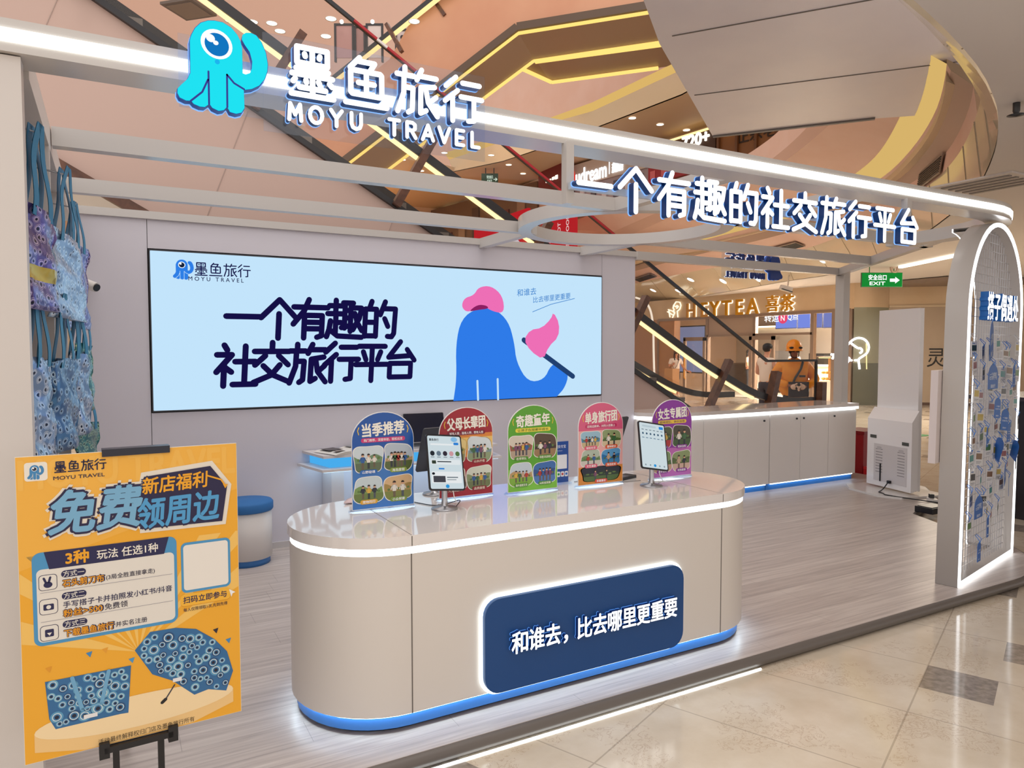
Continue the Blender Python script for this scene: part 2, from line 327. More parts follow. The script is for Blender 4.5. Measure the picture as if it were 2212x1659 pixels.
LOGO = [(.138,.732),(.154,.792),(.195,.876),(.255,.946),(.332,.987),(.399,1),(.487,1),(.577,.96),(.641,.893),(.674,.829),(.691,.748),(.691,.631),(.691,.47),(.725,.463),(.772,.487),(.795,.544),(.802,.628),(.775,.732),(.721,.802),(.691,.856),(.698,.906),(.735,.936),(.792,.946),(.849,.93),(.906,.862),(.953,.752),(.973,.624),(.966,.54),(.936,.45),(.876,.366),(.792,.312),(.701,.285),(.705,.077),(.674,.023),(.614,0),(.547,.01),(.517,.064),(.48,.02),(.426,.003),(.359,.027),(.329,.067),(.279,.023),(.228,.02),(.164,.04),(.138,.07),(.087,.064),(.023,.087),(0,.131),(.003,.181),(.04,.228),(.104,.299),(.138,.376),(.138,.554)]
LGROOVE = [[(.326,.423),(.326,.067)],[(.319,.332),(.258,.188),(.138,.07)],[(.52,.423),(.517,.064)],[(.52,.423),(.594,.342),(.701,.292)]]
class Print:                                # flat artwork lying on a panel: u,v in metres on frame T, thin layers
    def __init__(s, T, mf, eps=.0004): s.mb = MB(); s.T = T; s.mf = mf; s.e = eps
    def poly(s, P, c, L=1):
        ar = sum(P[i][0]*P[(i+1) % len(P)][1]-P[(i+1) % len(P)][0]*P[i][1] for i in range(len(P)))
        if ar < 0: P = P[::-1]
        s.mb.poly([s.T(x, y, L*s.e) for x, y in P], s.mf(c)); return s
    def rr(s, x0, y0, x1, y1, r, c, L=1): return s.poly(rrect(x0, y0, x1, y1, r), c, L)
    def el(s, x, y, rx, ry, c, L=1, rot=0): return s.poly(ell(x, y, rx, ry, 24, rot), c, L)
    def text(s, t, x, y, em, c, L=3, bold=.0, w=None, align='c', rot=0, shear=0): put_text(s.mb, t, x, y, em, s.mf(c), s.T, L*s.e, None, bold, w, align, rot, shear); return s
    def line(s, P, w_, c, L=2): s.mb.cap(P, w_, L*s.e-.00001, L*s.e, s.mf(c), s.T); return s
    def glyphs(s, t, x, y, cw, h_, sw, c, L=3, adv=None, slant=0): glyphs(s.mb, t, x, y, cw, h_, sw, L*s.e-.00001, L*s.e, s.mf(c), s.T, adv, None, slant); return s
    def logo(s, x, y, h_, c, L=2, eye=True, bgc='bfe0f8'):
        s.poly([(x+a*h_, y+b*h_) for a, b in LOGO], c, L)
        for g in LGROOVE: s.line([(x+a*h_, y+b*h_) for a, b in g], h_*.02, bgc, L+1)
        if eye: s.el(x+.416*h_, y+.735*h_, .165*h_, .16*h_, 'f4fbff', L+1); s.el(x+.416*h_, y+.732*h_, .13*h_, .125*h_, '17233f', L+2); s.el(x+.36*h_, y+.79*h_, .05*h_, .05*h_, 'ffffff', L+3)
        return s
def paper(c): return mat(c, .35, key='print')
# ================================================================== the mall around the booth
PINK = mottled('salmon_paint', 'd9b2a0', 'dcb8a8', 1.5, .6); PINK2 = mat('cfa996', .6); TAN = mat('ccb292', .6); CREAM = mat('e2d2b6', .12, coat=.5); CREAMW = mat('d9c7ac', .6)
SOFFIT = mat('c9aca0', .55); GREYC = mat('dcd4cf', .6); BROWN = mat('94785f', .4); BRONZE = wood('bronze_bar', '4a2c20', '6e4632', .35); ORANGE = mottled('orange_paint', 'c98f70', 'd09a7a', .8, .6)
f = MB().box(-30, 55, -14, 60, -.2, 0, marble()).build('floor'); struct(f)
# level curves of the round atrium edge, pixel traced and put back at their own heights
ZC = 3.62
def curve(z, pts, n=40):
    P = [V(q) for q in smooth([tuple(at(a, b, 'Z', z)) for a, b in pts], 2)]; return sorted(P, key=lambda q: -atan2(q.y-13, q.x-2))
def rs(P, a0=36, a1=-52, n=40):             # resample by the angle round the atrium centre
    A = [math.degrees(atan2(q.y-13, q.x-2)) for q in P]; out = []
    for i in range(n):
        t = a0+(a1-a0)*i/(n-1); j = 0
        while j < len(A)-2 and A[j+1] > t: j += 1
        k = (t-A[j])/min(A[j+1]-A[j], -1e-6); a_, b_ = P[j], P[min(j+1, len(P)-1)]; k = max(-.5, min(k, 30.0)); out.append(a_+(b_-a_)*k)
    return out
c8 = curve(ZC, [(1340, 664), (1420, 653), (1586, 628), (1700, 606), (1805, 593), (1900, 560), (1990, 510), (2060, 458), (2108, 414), (2150, 330), (2160, 246), (2140, 192), (2120, 150), (2060, 80), (1975, 0), (1880, -80)], 60)
c7 = curve(4.3, [(1300, 628), (1374, 612), (1500, 585), (1699, 552), (1850, 500), (1940, 452), (2012, 398), (2066, 343), (2100, 280), (2116, 225), (2128, 175), (2110, 150), (2050, 85), (1965, 5), (1870, -80)], 60)
c6 = curve(4.6, [(1300, 605), (1480, 556), (1699, 506), (1860, 452), (1976, 395), (2047, 330), (2080, 270), (2095, 230), (2105, 185), (2098, 150)])
c5 = curve(4.8, [(1300, 592), (1480, 535), (1699, 484), (1840, 440), (1938, 387), (2002, 311), (2034, 240), (2050, 180), (2055, 140)])
c4 = curve(4.88, [(1300, 586), (1480, 528), (1699, 474), (1820, 432), (1912, 383), (1976, 317), (2023, 242), (2040, 180), (2045, 140)])
c3 = curve(5.1, [(1300, 572), (1400, 545), (1500, 505), (1700, 450), (1790, 412), (1854, 372), (1902, 330), (1947, 250), (1965, 190), (1975, 140)])
c2 = curve(5.4, [(1250, 560), (1400, 490), (1560, 420), (1640, 384), (1700, 346), (1796, 269), (1850, 200), (1880, 140)])
c1 = curve(5.6, [(1240, 540), (1380, 475), (1530, 415), (1610, 380), (1671, 343), (1748, 274), (1800, 200), (1820, 140)])
c0 = curve(6.1, [(1180, 500), (1240, 478), (1340, 438), (1480, 398), (1560, 364), (1622, 330), (1690, 280), (1740, 210), (1760, 140)])
def away(P, d): return [q+V((q.x, q.y, 0)).normalized()*d for q in P]
def band(name, A, B, m, depth=.12):
    mb = MB(); A2, B2 = away(A, depth), away(B, depth)
    mb.ribbon(A, B, m); mb.ribbon(A2, B2, m); mb.ribbon(A, A2, m); mb.ribbon(B, B2, m)
    return struct(mb.build(name))
d8, d7 = rs(c8, 34, -84, 60), rs(c7, 34, -84, 60); c7s, c6, c5, c4, c3, c2, c1, c0 = [rs(q) for q in (c7, c6, c5, c4, c3, c2, c1, c0)]
FASC = band('trim_1', d8, d7, CREAM); PBAND = band('trim_2', c7s, c6, PINK); band('trim_3', c6, c5, mat('b39683', .6)); band('trim_4', c5, c4, PINK)
band('trim_5', c3, c2, PINK); band('trim_6', c2, c1, PINK2); band('trim_7', c1, c0, PINK)
mb = MB(); mb.ribbon(c4, c3, glow('f0c878', .78)); mb.ribbon(away(c4, .15), away(c3, .15), CREAMW)  # light falling in the cove is put into an emissive band
tag(mb.build('cove_glow'), 'warm yellow cove band with painted-in glow curving round the atrium edge', 'light')
mb = MB()
for i in range(3, 58, 3): v0, v1 = d8[i], d7[i]; nn = V((-v0.x, -v0.y, 0)).normalized()*.004; mb.bar(v0+nn, v1+nn, .02, .006, mat('a8957c'), up=tuple(nn.normalized()))
struct(mb.build('trim_11'))
bpy.context.view_layer.update()
def hit(o, px, py):
    dd = (FW+RT*((px-1106)/FOC)+DN*((py-829.5)/FOC)).normalized(); ok, loc, nr, _ = o.ray_cast(V((0, 0, CH)), dd)
    if nr.dot(dd) > 0: nr = -nr
    return (loc, nr) if ok else (None, None)
# near ceiling of the ground floor
P = [(p.x, p.y) for p in d8] + [(1, -9), (45, -9), (45, 45), (d8[0].x, 45)]
mb = MB(); mb.prism(P, ZC, ZC+.3, GREYC); struct(mb.build('ceiling'))
# bridge soffit of the upper level
bp = [(1375, -90), (1390, 0), (1425, 95), (1540, 295), (1700, 277), (1890, 256), (2122, 240), (2400, 215), (2400, -300)]
bw = [at(a, b, 'Z', 5.0) for a, b in bp]; mb = MB(); mb.prism([(q.x, q.y) for q in bw], 5.0, 5.28, mottled('bridge_panel', 'dedae4', 'e4e0e8', 1.0, .35))
for a, b in (((1452, 78), (1925, -8)), ((1500, 206), (2090, 131))): mb.bar(at(a[0], a[1], 'Z', 4.996), at(b[0], b[1], 'Z', 4.996), .014, .006, SEAM)
mb.bar(at(1540, 295, 'Z', 4.99), at(1890, 256, 'Z', 4.99), .06, .03, mat('6f6a68', .5))
struct(mb.build('trim_8'))
# upper storey: ceiling, far walls, floor slab, fascia of the storey above
wl = [V(q) for q in ((-22, 26, 0), (-8, 29, 0), (4, 31.5, 0))]+[at(a, b, 'Z', 8.2) for a, b in ((985, 455), (1200, 372), (1400, 311), (1480, 289), (1560, 262), (1700, 232))]
wl = [V((q.x, q.y, 0)) for q in wl]; wl += [V((wl[-1].x+4, wl[-1].y-8, 0))]
mb = MB(); mb.ribbon([q+V((0, 0, 4.6)) for q in wl], [q+V((0, 0, 8.3)) for q in wl], mat('d2b49a', .6), False)
off = V((.3, .5, 0)); mb.ribbon([q+V((0, 0, 4.6))+off for q in wl], [q+V((0, 0, 8.3))+off for q in wl], CREAMW, False); struct(mb.build('wall_upper'))
cy = [at(a, b, 'Z', 9.0) for a, b in ((960, 330), (1060, 300), (1175, 259), (1280, 221), (1450, 139), (1570, 70), (1700, -20))]
cl = [at(a, b, 'Z', 8.7) for a, b in ((970, 345), (1075, 310), (1194, 264), (1280, 240), (1463, 155), (1590, 84), (1720, -10))]
cb = [at(a, b, 'Z', 8.2) for a, b in ((980, 370), (1085, 348), (1200, 310), (1300, 270), (1473, 203), (1600, 130), (1730, 40))]
mb = MB(); mb.prism([(q.x, q.y) for q in cb]+[(q.x+.4, q.y+.4) for q in wl[::-1]]+[(-22, 12)], 8.2, 8.35, TAN); struct(mb.build('ceiling_upper'))
band('trim_9', cb, cl, CREAM, .1)
mb = MB(); mb.ribbon(cl, cy, glow('f2c774', .8)); mb.ribbon([q+V((.1, .1, .02)) for q in cl], [q+V((.1, .1, .02)) for q in cy], CREAMW)  # upper cove: its lit look is painted as emission
tag(mb.build('cove_glow'), 'warm yellow cove band with its glow painted in on the highest curved balcony edge', 'light')
band('trim_10', cy, [q+V((0, 0, 6)) for q in cy], PINK, .15)
fs = [(q.x, q.y) for q in away(c4, .2)]+[(q.x+.4, q.y+.4) for q in wl[::-1]]
mb = MB(); mb.prism(fs, 4.75, 5.0, TAN); struct(mb.build('floor_upper'))
# far ground-floor and top backing walls
mb = MB(); mb.box(-26, 16, 34, 34.3, 0, 4.7, CREAMW); struct(mb.build('wall_far'))
mb = MB(); mb.box(-30, 40, 44, 44.4, 4, 26, PINK2); struct(mb.build('wall_top'))
# orange flank and underside of the crossing escalator
def prismz(mb, pts, h, m):                  # slab of thickness h above a 3-D outline
    n = len(pts); t = [q+V((0, 0, h)) for q in pts]
    mb.add(pts, [list(range(n))], m); mb.add(t, [list(range(n))[::-1]], m); mb.add(list(pts)+t, [[i, (i+1) % n, n+(i+1) % n, n+i] for i in range(n)], m)
ZB = 8.5
o1, o2 = at(1400, 24, 'Z', ZB), at(1119, 69, 'Z', ZB); o0 = o1+(o1-o2)*.5; i1, i2 = at(1430, 88, 'Z', ZB), at(1153, 129, 'Z', ZB); i0 = i1+(i1-i2)*.5
o3 = dep(768, 339, 17.0); o4 = o2+(o3-o2)*1.25; i3 = i2+(o3-o2); i4 = i2+(o3-o2)*1.25
B = thing('escalator', 'upper orange sided escalator crossing high above, its brown underside edged in yellow light', 'escalator', tuple(i2))
mb = MB(); up = V((0, 0, 4.2)); mb.ribbon([o0, o2], [o0+up, o2+up], ORANGE, False)
t1, t2 = dep(1003, 0, 16.0), dep(700, 240, 17.3); tx = dep(1150, -115, 15.6); mb.poly([o2, o2+up, tx, t1, t2, dep(640, 288, 17.6), o4], ORANGE)
w_ = (i2-o2).normalized()*.12; mb.poly([q+w_ for q in (o2, o2+up, tx, t1, t2, dep(640, 288, 17.6), o4)][::-1], ORANGE); mb.build('side_panel', B)
mb = MB(); prismz(mb, [o0, o2, i2, i0], .1, BROWN); prismz(mb, [o2, o4, i4, i2], .1, BROWN); mb.build('underside', B)
YL = glow('ffd878', 1.2)
for k, pl in enumerate(([o0, o2, o4], [i0, i2, i4])):
    mb = MB(); 
    for a, b in zip(pl, pl[1:]): mb.bar(a-V((0, 0, .03)), b-V((0, 0, .03)), .06, .05, YL)
    mb.build('light_strip', B)
mb = MB(); 
for a, b in zip([o0, o2, o4], [o2, o4]): mb.bar(a+V((0, 0, .08)), b+V((0, 0, .08)), .2, .16, mat('5b4636', .5))
mb.build('edge_trim', B)
mb = MB(); ra, rb = dep(1000, -45, 15.7), dep(700, 195, 17.3); mb.bar(ra, rb, .09, .05, glow('ffdf9a', 1.3)); mb.build('handrail_light', B)
mb = MB(); mb.bar(ra+V((0, 0, .09)), rb+V((0, 0, .09)), .1, .1, DARKM); mb.build('handrail', B)
for a, b in (((835, 52), (868, 112)), ((938, 0), (962, 34))):
    MB().bar(dep(a[0], a[1], 16.2), dep(b[0], b[1], 16.1), .1, .08, BRONZE).build('post', B)
# second, lower underside behind it
B2 = thing('escalator', 'small brown escalator underside beyond the orange one, outlined by a thin yellow line', 'escalator', tuple(at(1190, 178, 'Z', 8.6)))
mb = MB(); prismz(mb, [at(a, b, 'Z', 8.6) for a, b in ((1160, 134), (1430, 96), (1470, 130), (1440, 144), (1190, 178))], .1, mat('94785f', .4)); prismz(mb, [at(a, b, 'Z', 8.6) for a, b in ((1160, 134), (1190, 178), (1131, 150))], .1, mat('8a6a4a', .45)); mb.build('underside', B2)
mb = MB(); mb.bar(at(1192, 178, 'Z', 8.55), at(1422, 147, 'Z', 8.55), .08, .06, YL); mb.bar(at(1130, 150, 'Z', 8.55), at(1192, 178, 'Z', 8.55), .08, .06, YL); mb.bar(at(1156, 134, 'Z', 8.55), at(1430, 97, 'Z', 8.55), .08, .06, YL); mb.build('light_strip', B2)
# long escalator running down behind the booth
YA, YF = 6.72, 8.2
zb = lambda x: max(4.42-.558*(x+.02), .12)
A = thing('escalator', 'long escalator behind the booth with pinkish flank, glass sides and leaning bronze posts', 'escalator', (7.6, YA, 0))
XE = 7.68; X0 = -9; XL = 7.68-1.45/.558
mb = MB(); mb.prism([(X0, zb(X0)), (XE, .12), (8.6, .12), (8.6, 0.005), (XE, 0.005), (XL+.2, 0.005), (X0, zb(X0)-1.45)], YA, YA+.06, SOFFIT, lambda x, y, z: V((x, z, y)))
for i in range(5):
    x = -1.6+i*1.35; mb.bar((x, YA-.002, zb(x)-.06), (x-.35, YA-.002, zb(x-.35)-1.2), .006, .006, mat('b39c92'))
mb.build('side_cladding', A)
mb = MB(); mb.prism([(X0, zb(X0)), (XE, .12), (8.6, .12), (8.6, .005), (XL+.2, .005), (X0, zb(X0)-1.45)], YF, YF+.06, SOFFIT, lambda x, y, z: V((x, z, y))); mb.build('far_cladding', A)
mb = MB(); z0 = zb(X0)-1.45; n = [V((X0, YA+.05, z0)), V((XL, YA+.05, .02)), V((XL, YF, .02)), V((X0, YF, z0))]; prismz(mb, n, .05, mat('e0dad6', .5)); mb.build('underside', A)
mb = MB(); mb.bar((X0, YA-.03, zb(X0)-1.47), (XL, YA-.03, .0+.06), .06, .09, BRONZE); mb.build('lower_trim', A)
mb = MB(); mb.bar((X0, YA-.01, zb(X0)), (XE, YA-.01, .12), .07, .05, DARKM); mb.bar((XE, YA-.01, .14), (8.6, YA-.01, .14), .07, .05, DARKM); mb.build('deck_trim', A)
mb = MB()
for i in range(34):
    x = X0+1+i*.46; z = max(zb(x)-.12, .06); mb.box(x, x+.48, YA+.1, YF-.06, z-.12, z, mat('7d7a78', .4, .5))
mb.build('steps', A)
ztop = lambda x: 4.84-.578*(x-1.82)
for y, nm, hi in ((YA, 'near_glass', True), (YF, 'far_glass', False)):
    xs = [X0, 1, 3, 5, 7.62]; top = (lambda x: ztop(x)) if hi else (lambda x: zb(x)+.62)
    mb = MB(); pl = [(x, zb(x)) for x in xs]+[(8.58, .14), (8.58, 1.5 if hi else .9), (7.62 if hi else 8.0, 1.5 if hi else .9)]+[(x, top(x)) for x in xs[::-1][1:]]
    mb.prism(pl, y, y+.012, glass('fbf8f5', .014 if hi else .01), lambda x, y_, z: V((x, z, y_))); mb.build(nm, A)
    hr = [(x, y, zb(x)+.68) for x in (X0, 0, 3, 5.6, 6.4)]+[(6.9, y, 1.28), (7.3, y, 1.1), (7.7, y, .99), (8.1, y, .95), (8.55, y, .95)]
    mb = MB(); hr = smooth(hr, 2)
    for a, b in zip(hr, hr[1:]): mb.bar(a, b, .08, .085, DARKM)
    mb.build('handrail', A)
    mb = MB()
    for a, b in zip(hr[:-14], hr[1:-13]): mb.bar(V(a)-V((0, .02, .075)), V(b)-V((0, .02, .075)), .03, .035, glow('ffe0a0', 1.6))
    mb.build('handrail_light', A)
mb = MB(); mb.bar((X0, YA, ztop(X0)), (7.62, YA, 1.5), .03, .035, DARKM); mb.bar((7.62, YA, 1.5), (8.6, YA, 1.5), .03, .03, BLACK); mb.bar((8.6, YA, 1.5), (8.6, YA, .14), .03, .03, BLACK); mb.build('glass_top_trim', A)
mb = MB(); x = 2.05
for k in range(22):
    xb = x+(.10 if k % 3 else .22); mb.bar((x, YA-.03, ztop(x)), (xb, YA-.03, ztop(xb)), .02, .022, mat('b81e2a' if (k % 3 != 1 or k > 11) else 'efe6e2', .4)); x = xb
mb.build('hazard_tape', A)
for x in (-1.5, -.1, 1.15, 2.43, 3.75, 5.1, 6.45):
    MB().bar((x, YA-.06, zb(x)-.02), (x+.42, YA-.06, zb(x)+.71), .075, .09, BRONZE, up=(0, 1, 0)).build('post', A, bevel=.01)
MB().bar((7.5, YA-.06, .5), (7.74, YA-.06, 1.36), .09, .11, BRONZE, up=(0, 1, 0)).build('post', A, bevel=.01)
MB().bar((8.62, YA-.06, .0), (8.64, YA-.06, 1.2), .09, .11, BRONZE, up=(0, 1, 0)).build('post', A, bevel=.01)
# downlights -----------------------------------------------------------------
def downlight(p, r, label, group, nrm=-1):
    t = thing('downlight', label, 'light', tuple(p), 0, group)
    MB().lathe([(r, 0), (r*1.15, -.012), (r*1.15, 0)], p, WHITE).build('rim', t)
    MB().lathe([(1e-4, -.006), (r, -.004)], p, glow('fff6e6', 4)).build('lamp', t)
for a, b in ((470, 52), (498, 44), (545, 47), (587, 50), (605, 67), (715, 40), (704, 78), (895, 46), (960, 330), (1061, 335), (1099, 356), (1075, 306), (1130, 375), (1337, 334), (1366, 255), (1426, 269), (1483, 281), (910, 369), (955, 407), (870, 345)):
    downlight(at(a, b, 'Z', 8.19), .10, 'round white downlight in the tan ceiling of the storey above', 'upper storey downlights')
# ceiling hardware near
def sprinkler(p, label, s=1):
    t = thing('sprinkler', label, 'sprinkler', tuple(p)); MB().lathe([(.02*s, 0), (.02*s, -.05*s), (.012*s, -.07*s)], p, DARKM).build('body', t); MB().lathe([(1e-4, -.085*s), (.05*s, -.075*s), (1e-4, -.07*s)], p, DARKM).build('deflector', t)
sprinkler(at(2196, 222, 'Z', ZC), 'dark sprinkler head on the grey ceiling at the right edge', 1.3)
t = thing('air_vent', 'square white ceiling vent above the right end of the lit booth beam', 'vent', tuple(at(2140, 392, 'Z', ZC))); c = at(2140, 396, 'Z', ZC)
mb = MB(); mb.box(c.x-.45, c.x+.45, c.y-.45, c.y+.45, ZC-.02, ZC, GREYC); mb.build('frame', t); mb = MB()
for k in range(5): mb.box(c.x-.36+k*.15, c.x-.30+k*.15, c.y-.38, c.y+.38, ZC-.032, ZC-.015, mat('8d8580', .5))
mb.build('louvre', t)
def grille(pa, pb, h, label):               # black slot grille on the pink band
    (a, na), (b, nb) = hit(PBAND, *pa), hit(PBAND, *pb); d = (b-a); L = d.length; d.normalize(); N = (na+nb).normalized(); N = (N-d*N.dot(d)).normalized(); W = N.cross(d)
    if W.z < 0: W = -W
    t = thing('air_vent', label, 'vent', tuple(a)); T = fr(a+N*.03, d, W, N)
    MB().box(0, L, -h/2, h/2, 0, .02, mat('8d7a6c', .5), T).build('frame', t); mb = MB()
    for k in range(7): mb.box(.03, L-.03, h*(-.42+k*.12), h*(-.365+k*.12), .02, .032, mat('2f2622', .5), T)
    mb.build('louvre', t)
grille((1990, 392), (2040, 352), .3, 'dark slotted vent on the curved pink band above the lit beam')
grille((1660, 542), (1730, 524), .3, 'dark slotted vent on the pink band above the mirrored logo')
grille((1376, 604), (1412, 592), .3, 'dark slotted vent on the pink band by the right wall end')
# ================================================================== the booth
XZ = lambda x, y, z: V((x, z, y))           # prism in the x-z plane, extruded along y
def arc(cx, cy, r, a0, a1, n): return [(cx+r*cos(radians(a0+(a1-a0)*k/n)), cy+r*sin(radians(a0+(a1-a0)*k/n))) for k in range(n+1)]
PZ = .06
out = [(-1.3, 2.60)]+arc(5.4, 3.75, 1.15, -90, 0, 16)+[(6.75, 4.15), (7.15, 4.3), (7.6, 4.4), (8.2, 4.9), (8.35, 5.4), (8.35, 6.2), (-1.3, 6.2)]
S = thing('stage_platform', 'low raised platform with grey oak boards and dark rounded edge under the booth', 'platform')
mb = MB(); mb.prism(out, .0, PZ, mat('8b8480', .5)); o = mb.build('base', S)
mb = MB(); mb.prism([(x, y) for x, y in out], PZ, PZ+.004, planks()); mb.build('deck', S)
mb = MB(); tr = [V((x, y, .032)) for x, y in out[:-2]]; mb.tube(tr, .031, mat('6a635e', .45), 10); mb.build('edge_trim', S)
mb = MB(); mb.bar((.5, 2.564, .004), (2.9, 2.564, .004), .006, .004, glow('f2fbff', 7)); mb.build('edge_light', S)
PZ = .064
# back wall ----------------------------------------------------------
Wl = thing('partition_wall', 'pale lavender white back wall of the booth framing the big light box', 'wall', (2.26, 5.97, PZ))
WALLM = mat('dad6df', .42)
for nm, x0, x1, z0, z1 in (('side_panel', -.22, .252, PZ, 2.6), ('side_panel', 4.326, 4.745, PZ, 2.6), ('top_panel', .256, 4.322, 2.392, 2.6), ('lower_panel', .256, 4.322, PZ, 1.186)):
    MB().box(x0, x1, 5.91, 6.03, z0, z1, WALLM).build(nm, Wl)
MB().box(-.22, 4.745, 5.94, 6.03, PZ, 2.6, mat('3a3434', .6)).build('core', Wl)
MB().box(-.25, 4.75, 5.88, 6.04, 2.6, 2.655, FRAMEW).build('cap_rail', Wl)
MB().box(-.2, 4.74, 5.895, 5.91, PZ, PZ+.05, mat('cfcac9', .4)).build('skirting', Wl)
# light box with its printed film
LB = thing('light_box', 'wide glowing pale blue light box with navy slogan on the back wall', 'sign', (2.29, 5.91, 1.19))
MB().box(.262, 4.316, 5.893, 5.935, 1.195, 2.383, mat('43454c', .4)).build('frame', LB)
T = fr((.257, 5.892, 1.192), (1, 0, 0), (0, 0, 1), (0, -1, 0)); LW, LH = 4.063, 1.194
pr = Print(T, lambda c: glow(c, 1.0), .0012)
pr.rr(.012, .012, LW-.012, LH-.012, .005, 'c3e4fb', 0)
def lp(x, y): q = at(300+x/2.011, 440+y/2.011, 'Y', 5.892); return (q.x-.257, q.z-1.192)
pr.mb.build('film', LB)
def lchars(s, cs, h_, sw, slant=.06):
    for ch, (x, y) in zip(s, cs):
        u, v_ = lp(x, y); glyph(pr.mb, ch, u-h_*.47-h_*slant*.5, v_-h_/2, h_*.95, h_, sw, .002, .0024, glow('150f45', 1), T, None, slant)
pr = Print(T, lambda c: glow(c, 1.0), .0012)
lchars('一个有趣的', ((456, 490), (607, 500), (745, 503), (893, 503), (1045, 506)), .325, .045)
lchars('社交旅行平台', ((420, 705), (576, 693), (730, 697), (878, 690), (1010, 688), (1135, 680)), .332, .045)
pr.mb.build('slogan', LB)
pr = Print(T, lambda c: glow(c, 1.0), .0012); u, v_ = lp(148, 328); pr.logo(u, v_, .147, '2f7fe6', 2, bgc='c3e4fb'); u2, v2 = lp(240, 312); pr.glyphs('墨鱼旅行', u2, v2, .098, .1, .0085, '15154a', 3, .102)
u3, v3 = lp(337, 329); pr.text('M O Y U   T R A V E L', u3, v3, .043, '15154a', 3, .01, w=.39); pr.mb.build('emblem', LB)
pr = Print(T, lambda c: glow(c, 1.0), .0012)
for t, (x, y), em in (('和谁去', (1684, 384), .072), ('比去哪里更重要', (1794, 409), .062)):
    u, v_ = lp(x, y); pr.text(t, u, v_, em, '3d86cf', 3, .006, rot=.13, shear=.15)
pr.line([lp(x, y) for x, y in ((1710, 470), (1790, 437), (1892, 412))], .006, '3d86cf'); pr.mb.build('handwriting', LB)
# plain picture: a rounded blue hill, a pink flag and a pink cloud
pr = Print(T, lambda c: glow(c, 1.0), .0012)
hill = smooth([lp(*q) for q in ((1366, 857), (1380, 760), (1376, 610), (1400, 500), (1470, 452), (1545, 455), (1605, 510), (1630, 600), (1640, 690), (1690, 775), (1760, 765), (1790, 700), (1830, 690), (1868, 740), (1850, 800), (1815, 838))], 2)
pr.poly(hill, '2f7be8', 1); pr.poly(smooth([lp(*q) for q in ((1400, 450), (1412, 410), (1455, 398), (1475, 362), (1530, 356), (1580, 400), (1588, 475), (1540, 470), (1490, 440), (1430, 475))], 2, True), 'ee6fb6', 2)
pr.poly(smooth([lp(*q) for q in ((1430, 470), (1470, 438), (1510, 442), (1520, 456), (1470, 462))], 2, True), '8c1f62', 3)
pr.poly(smooth([lp(*q) for q in ((1672, 590), (1700, 548), (1750, 540), (1790, 500), (1800, 470), (1826, 520), (1822, 580), (1780, 620), (1756, 678), (1700, 640))], 1, True), 'ee6fb6', 2)
pr.line([lp(1672, 592), lp(1885, 750)], .05, '22406f', 1.5); pr.line([lp(1470, 770), lp(1473, 852)], .02, 'bfe0f8', 2); pr.line([lp(1558, 762), lp(1560, 850)], .02, 'bfe0f8', 2); pr.mb.build('picture', LB)
# overhead frame ----------------------------------------------------------
F = thing('booth_frame', 'pale overhead beam frame of the booth with ring and bright front light line', 'frame', (8.0, 5.9, .0))
ZB0, ZB1 = 2.565, 2.665
fp = [(-1.3, 2.72), (5.25, 2.72)]+arc(5.25, 3.72, 1.0, -90, 20, 14)[1:]
def offs(P, d):
    Q = []
    for i, (x, y) in enumerate(P):
        a, b = P[max(i-1, 0)], P[min(i+1, len(P)-1)]; L = hypot(b[0]-a[0], b[1]-a[1]); Q.append((x-(b[1]-a[1])/L*d, y+(b[0]-a[0])/L*d))
    return Q
mb = MB(); mb.ring(fp, offs(fp, .16), ZB0, ZB1, FRAMEW, close=False); mb.box(-1.3, -1.29, 2.72, 2.88, ZB0, ZB1, FRAMEW); mb.build('front_beam', F)
mb = MB(); mb.ring(offs(fp, -.006), offs(fp, .004), 2.594, 2.634, glow('fdfff8', 3.2), close=False); mb.build('front_light', F)
def beam(a, b, nm='cross_beam', w_=.07): MB().bar((a[0], a[1], 2.615), (b[0], b[1], 2.615), w_, .085, FRAMEW).build(nm, F)
RC, RR = (3.5, 4.5), .77
beam((-.208, 3.92), (3.0, 3.92)); beam((4.02, 3.92), (6.52, 3.92)); beam((-.208, 5.0), (2.98, 5.0)); beam((4.05, 5.0), (7.25, 5.0)); beam((4.74, 5.9), (8.0, 5.9))
for x in (2.98, 4.08): beam((x, 2.86), (x, 3.95), 'connector'); beam((x, 5.0), (x, 5.9), 'connector')
beam((6.2, 3.6), (7.98, 5.92), 'side_beam')
mb = MB(); mb.ring(ell(RC[0], RC[1], RR+.05, RR+.05, 64), ell(RC[0], RC[1], RR-.05, RR-.05, 64), 2.57, 2.66, FRAMEW); mb.build('ring_beam', F)
MB().box(7.96, 8.08, 5.84, 5.96, PZ+.0, 2.66, FRAMEW).build('post', F, bevel=.004)
for x in (1.80, 4.28): MB().box(x-.02, x+.02, 2.7, 2.74, 2.30, 2.57, FRAMEW).build('hanger', F)
# channel-letter signs ----------------------------------------------------------
LF = glow('fbfdff', 1.6); HALO = glow('86b8ff', 1.15); SIDE = mat('0c3f80', .35)
def letters(root, s, x0, z0, cw, h_, sw, adv, T, d=.035):
    for i, ch in enumerate(s):
        if ch == ' ': continue
        mb = MB(); glyph(mb, ch, x0+i*adv, z0, cw, h_, sw, 0, d, SIDE, T); o = mb.build('letter', root)
        mb = MB(); glyph(mb, ch, x0+i*adv, z0, cw, h_, sw*.97, d, d+.004, LF, T); mb.build('face', o)
        mb = MB(); glyph(mb, ch, x0+i*adv, z0, cw, h_, sw*1.2, -.006, 0, HALO, T); mb.build('back_light', o)
T0 = fr((0, 2.66, 0), (1, 0, 0), (0, 0, 1), (0, -1, 0))
M1 = thing('hanging_sign', 'lit logo sign with cyan octopus emblem and white company lettering on the front beam', 'sign', (.8, 2.66, 2.45))
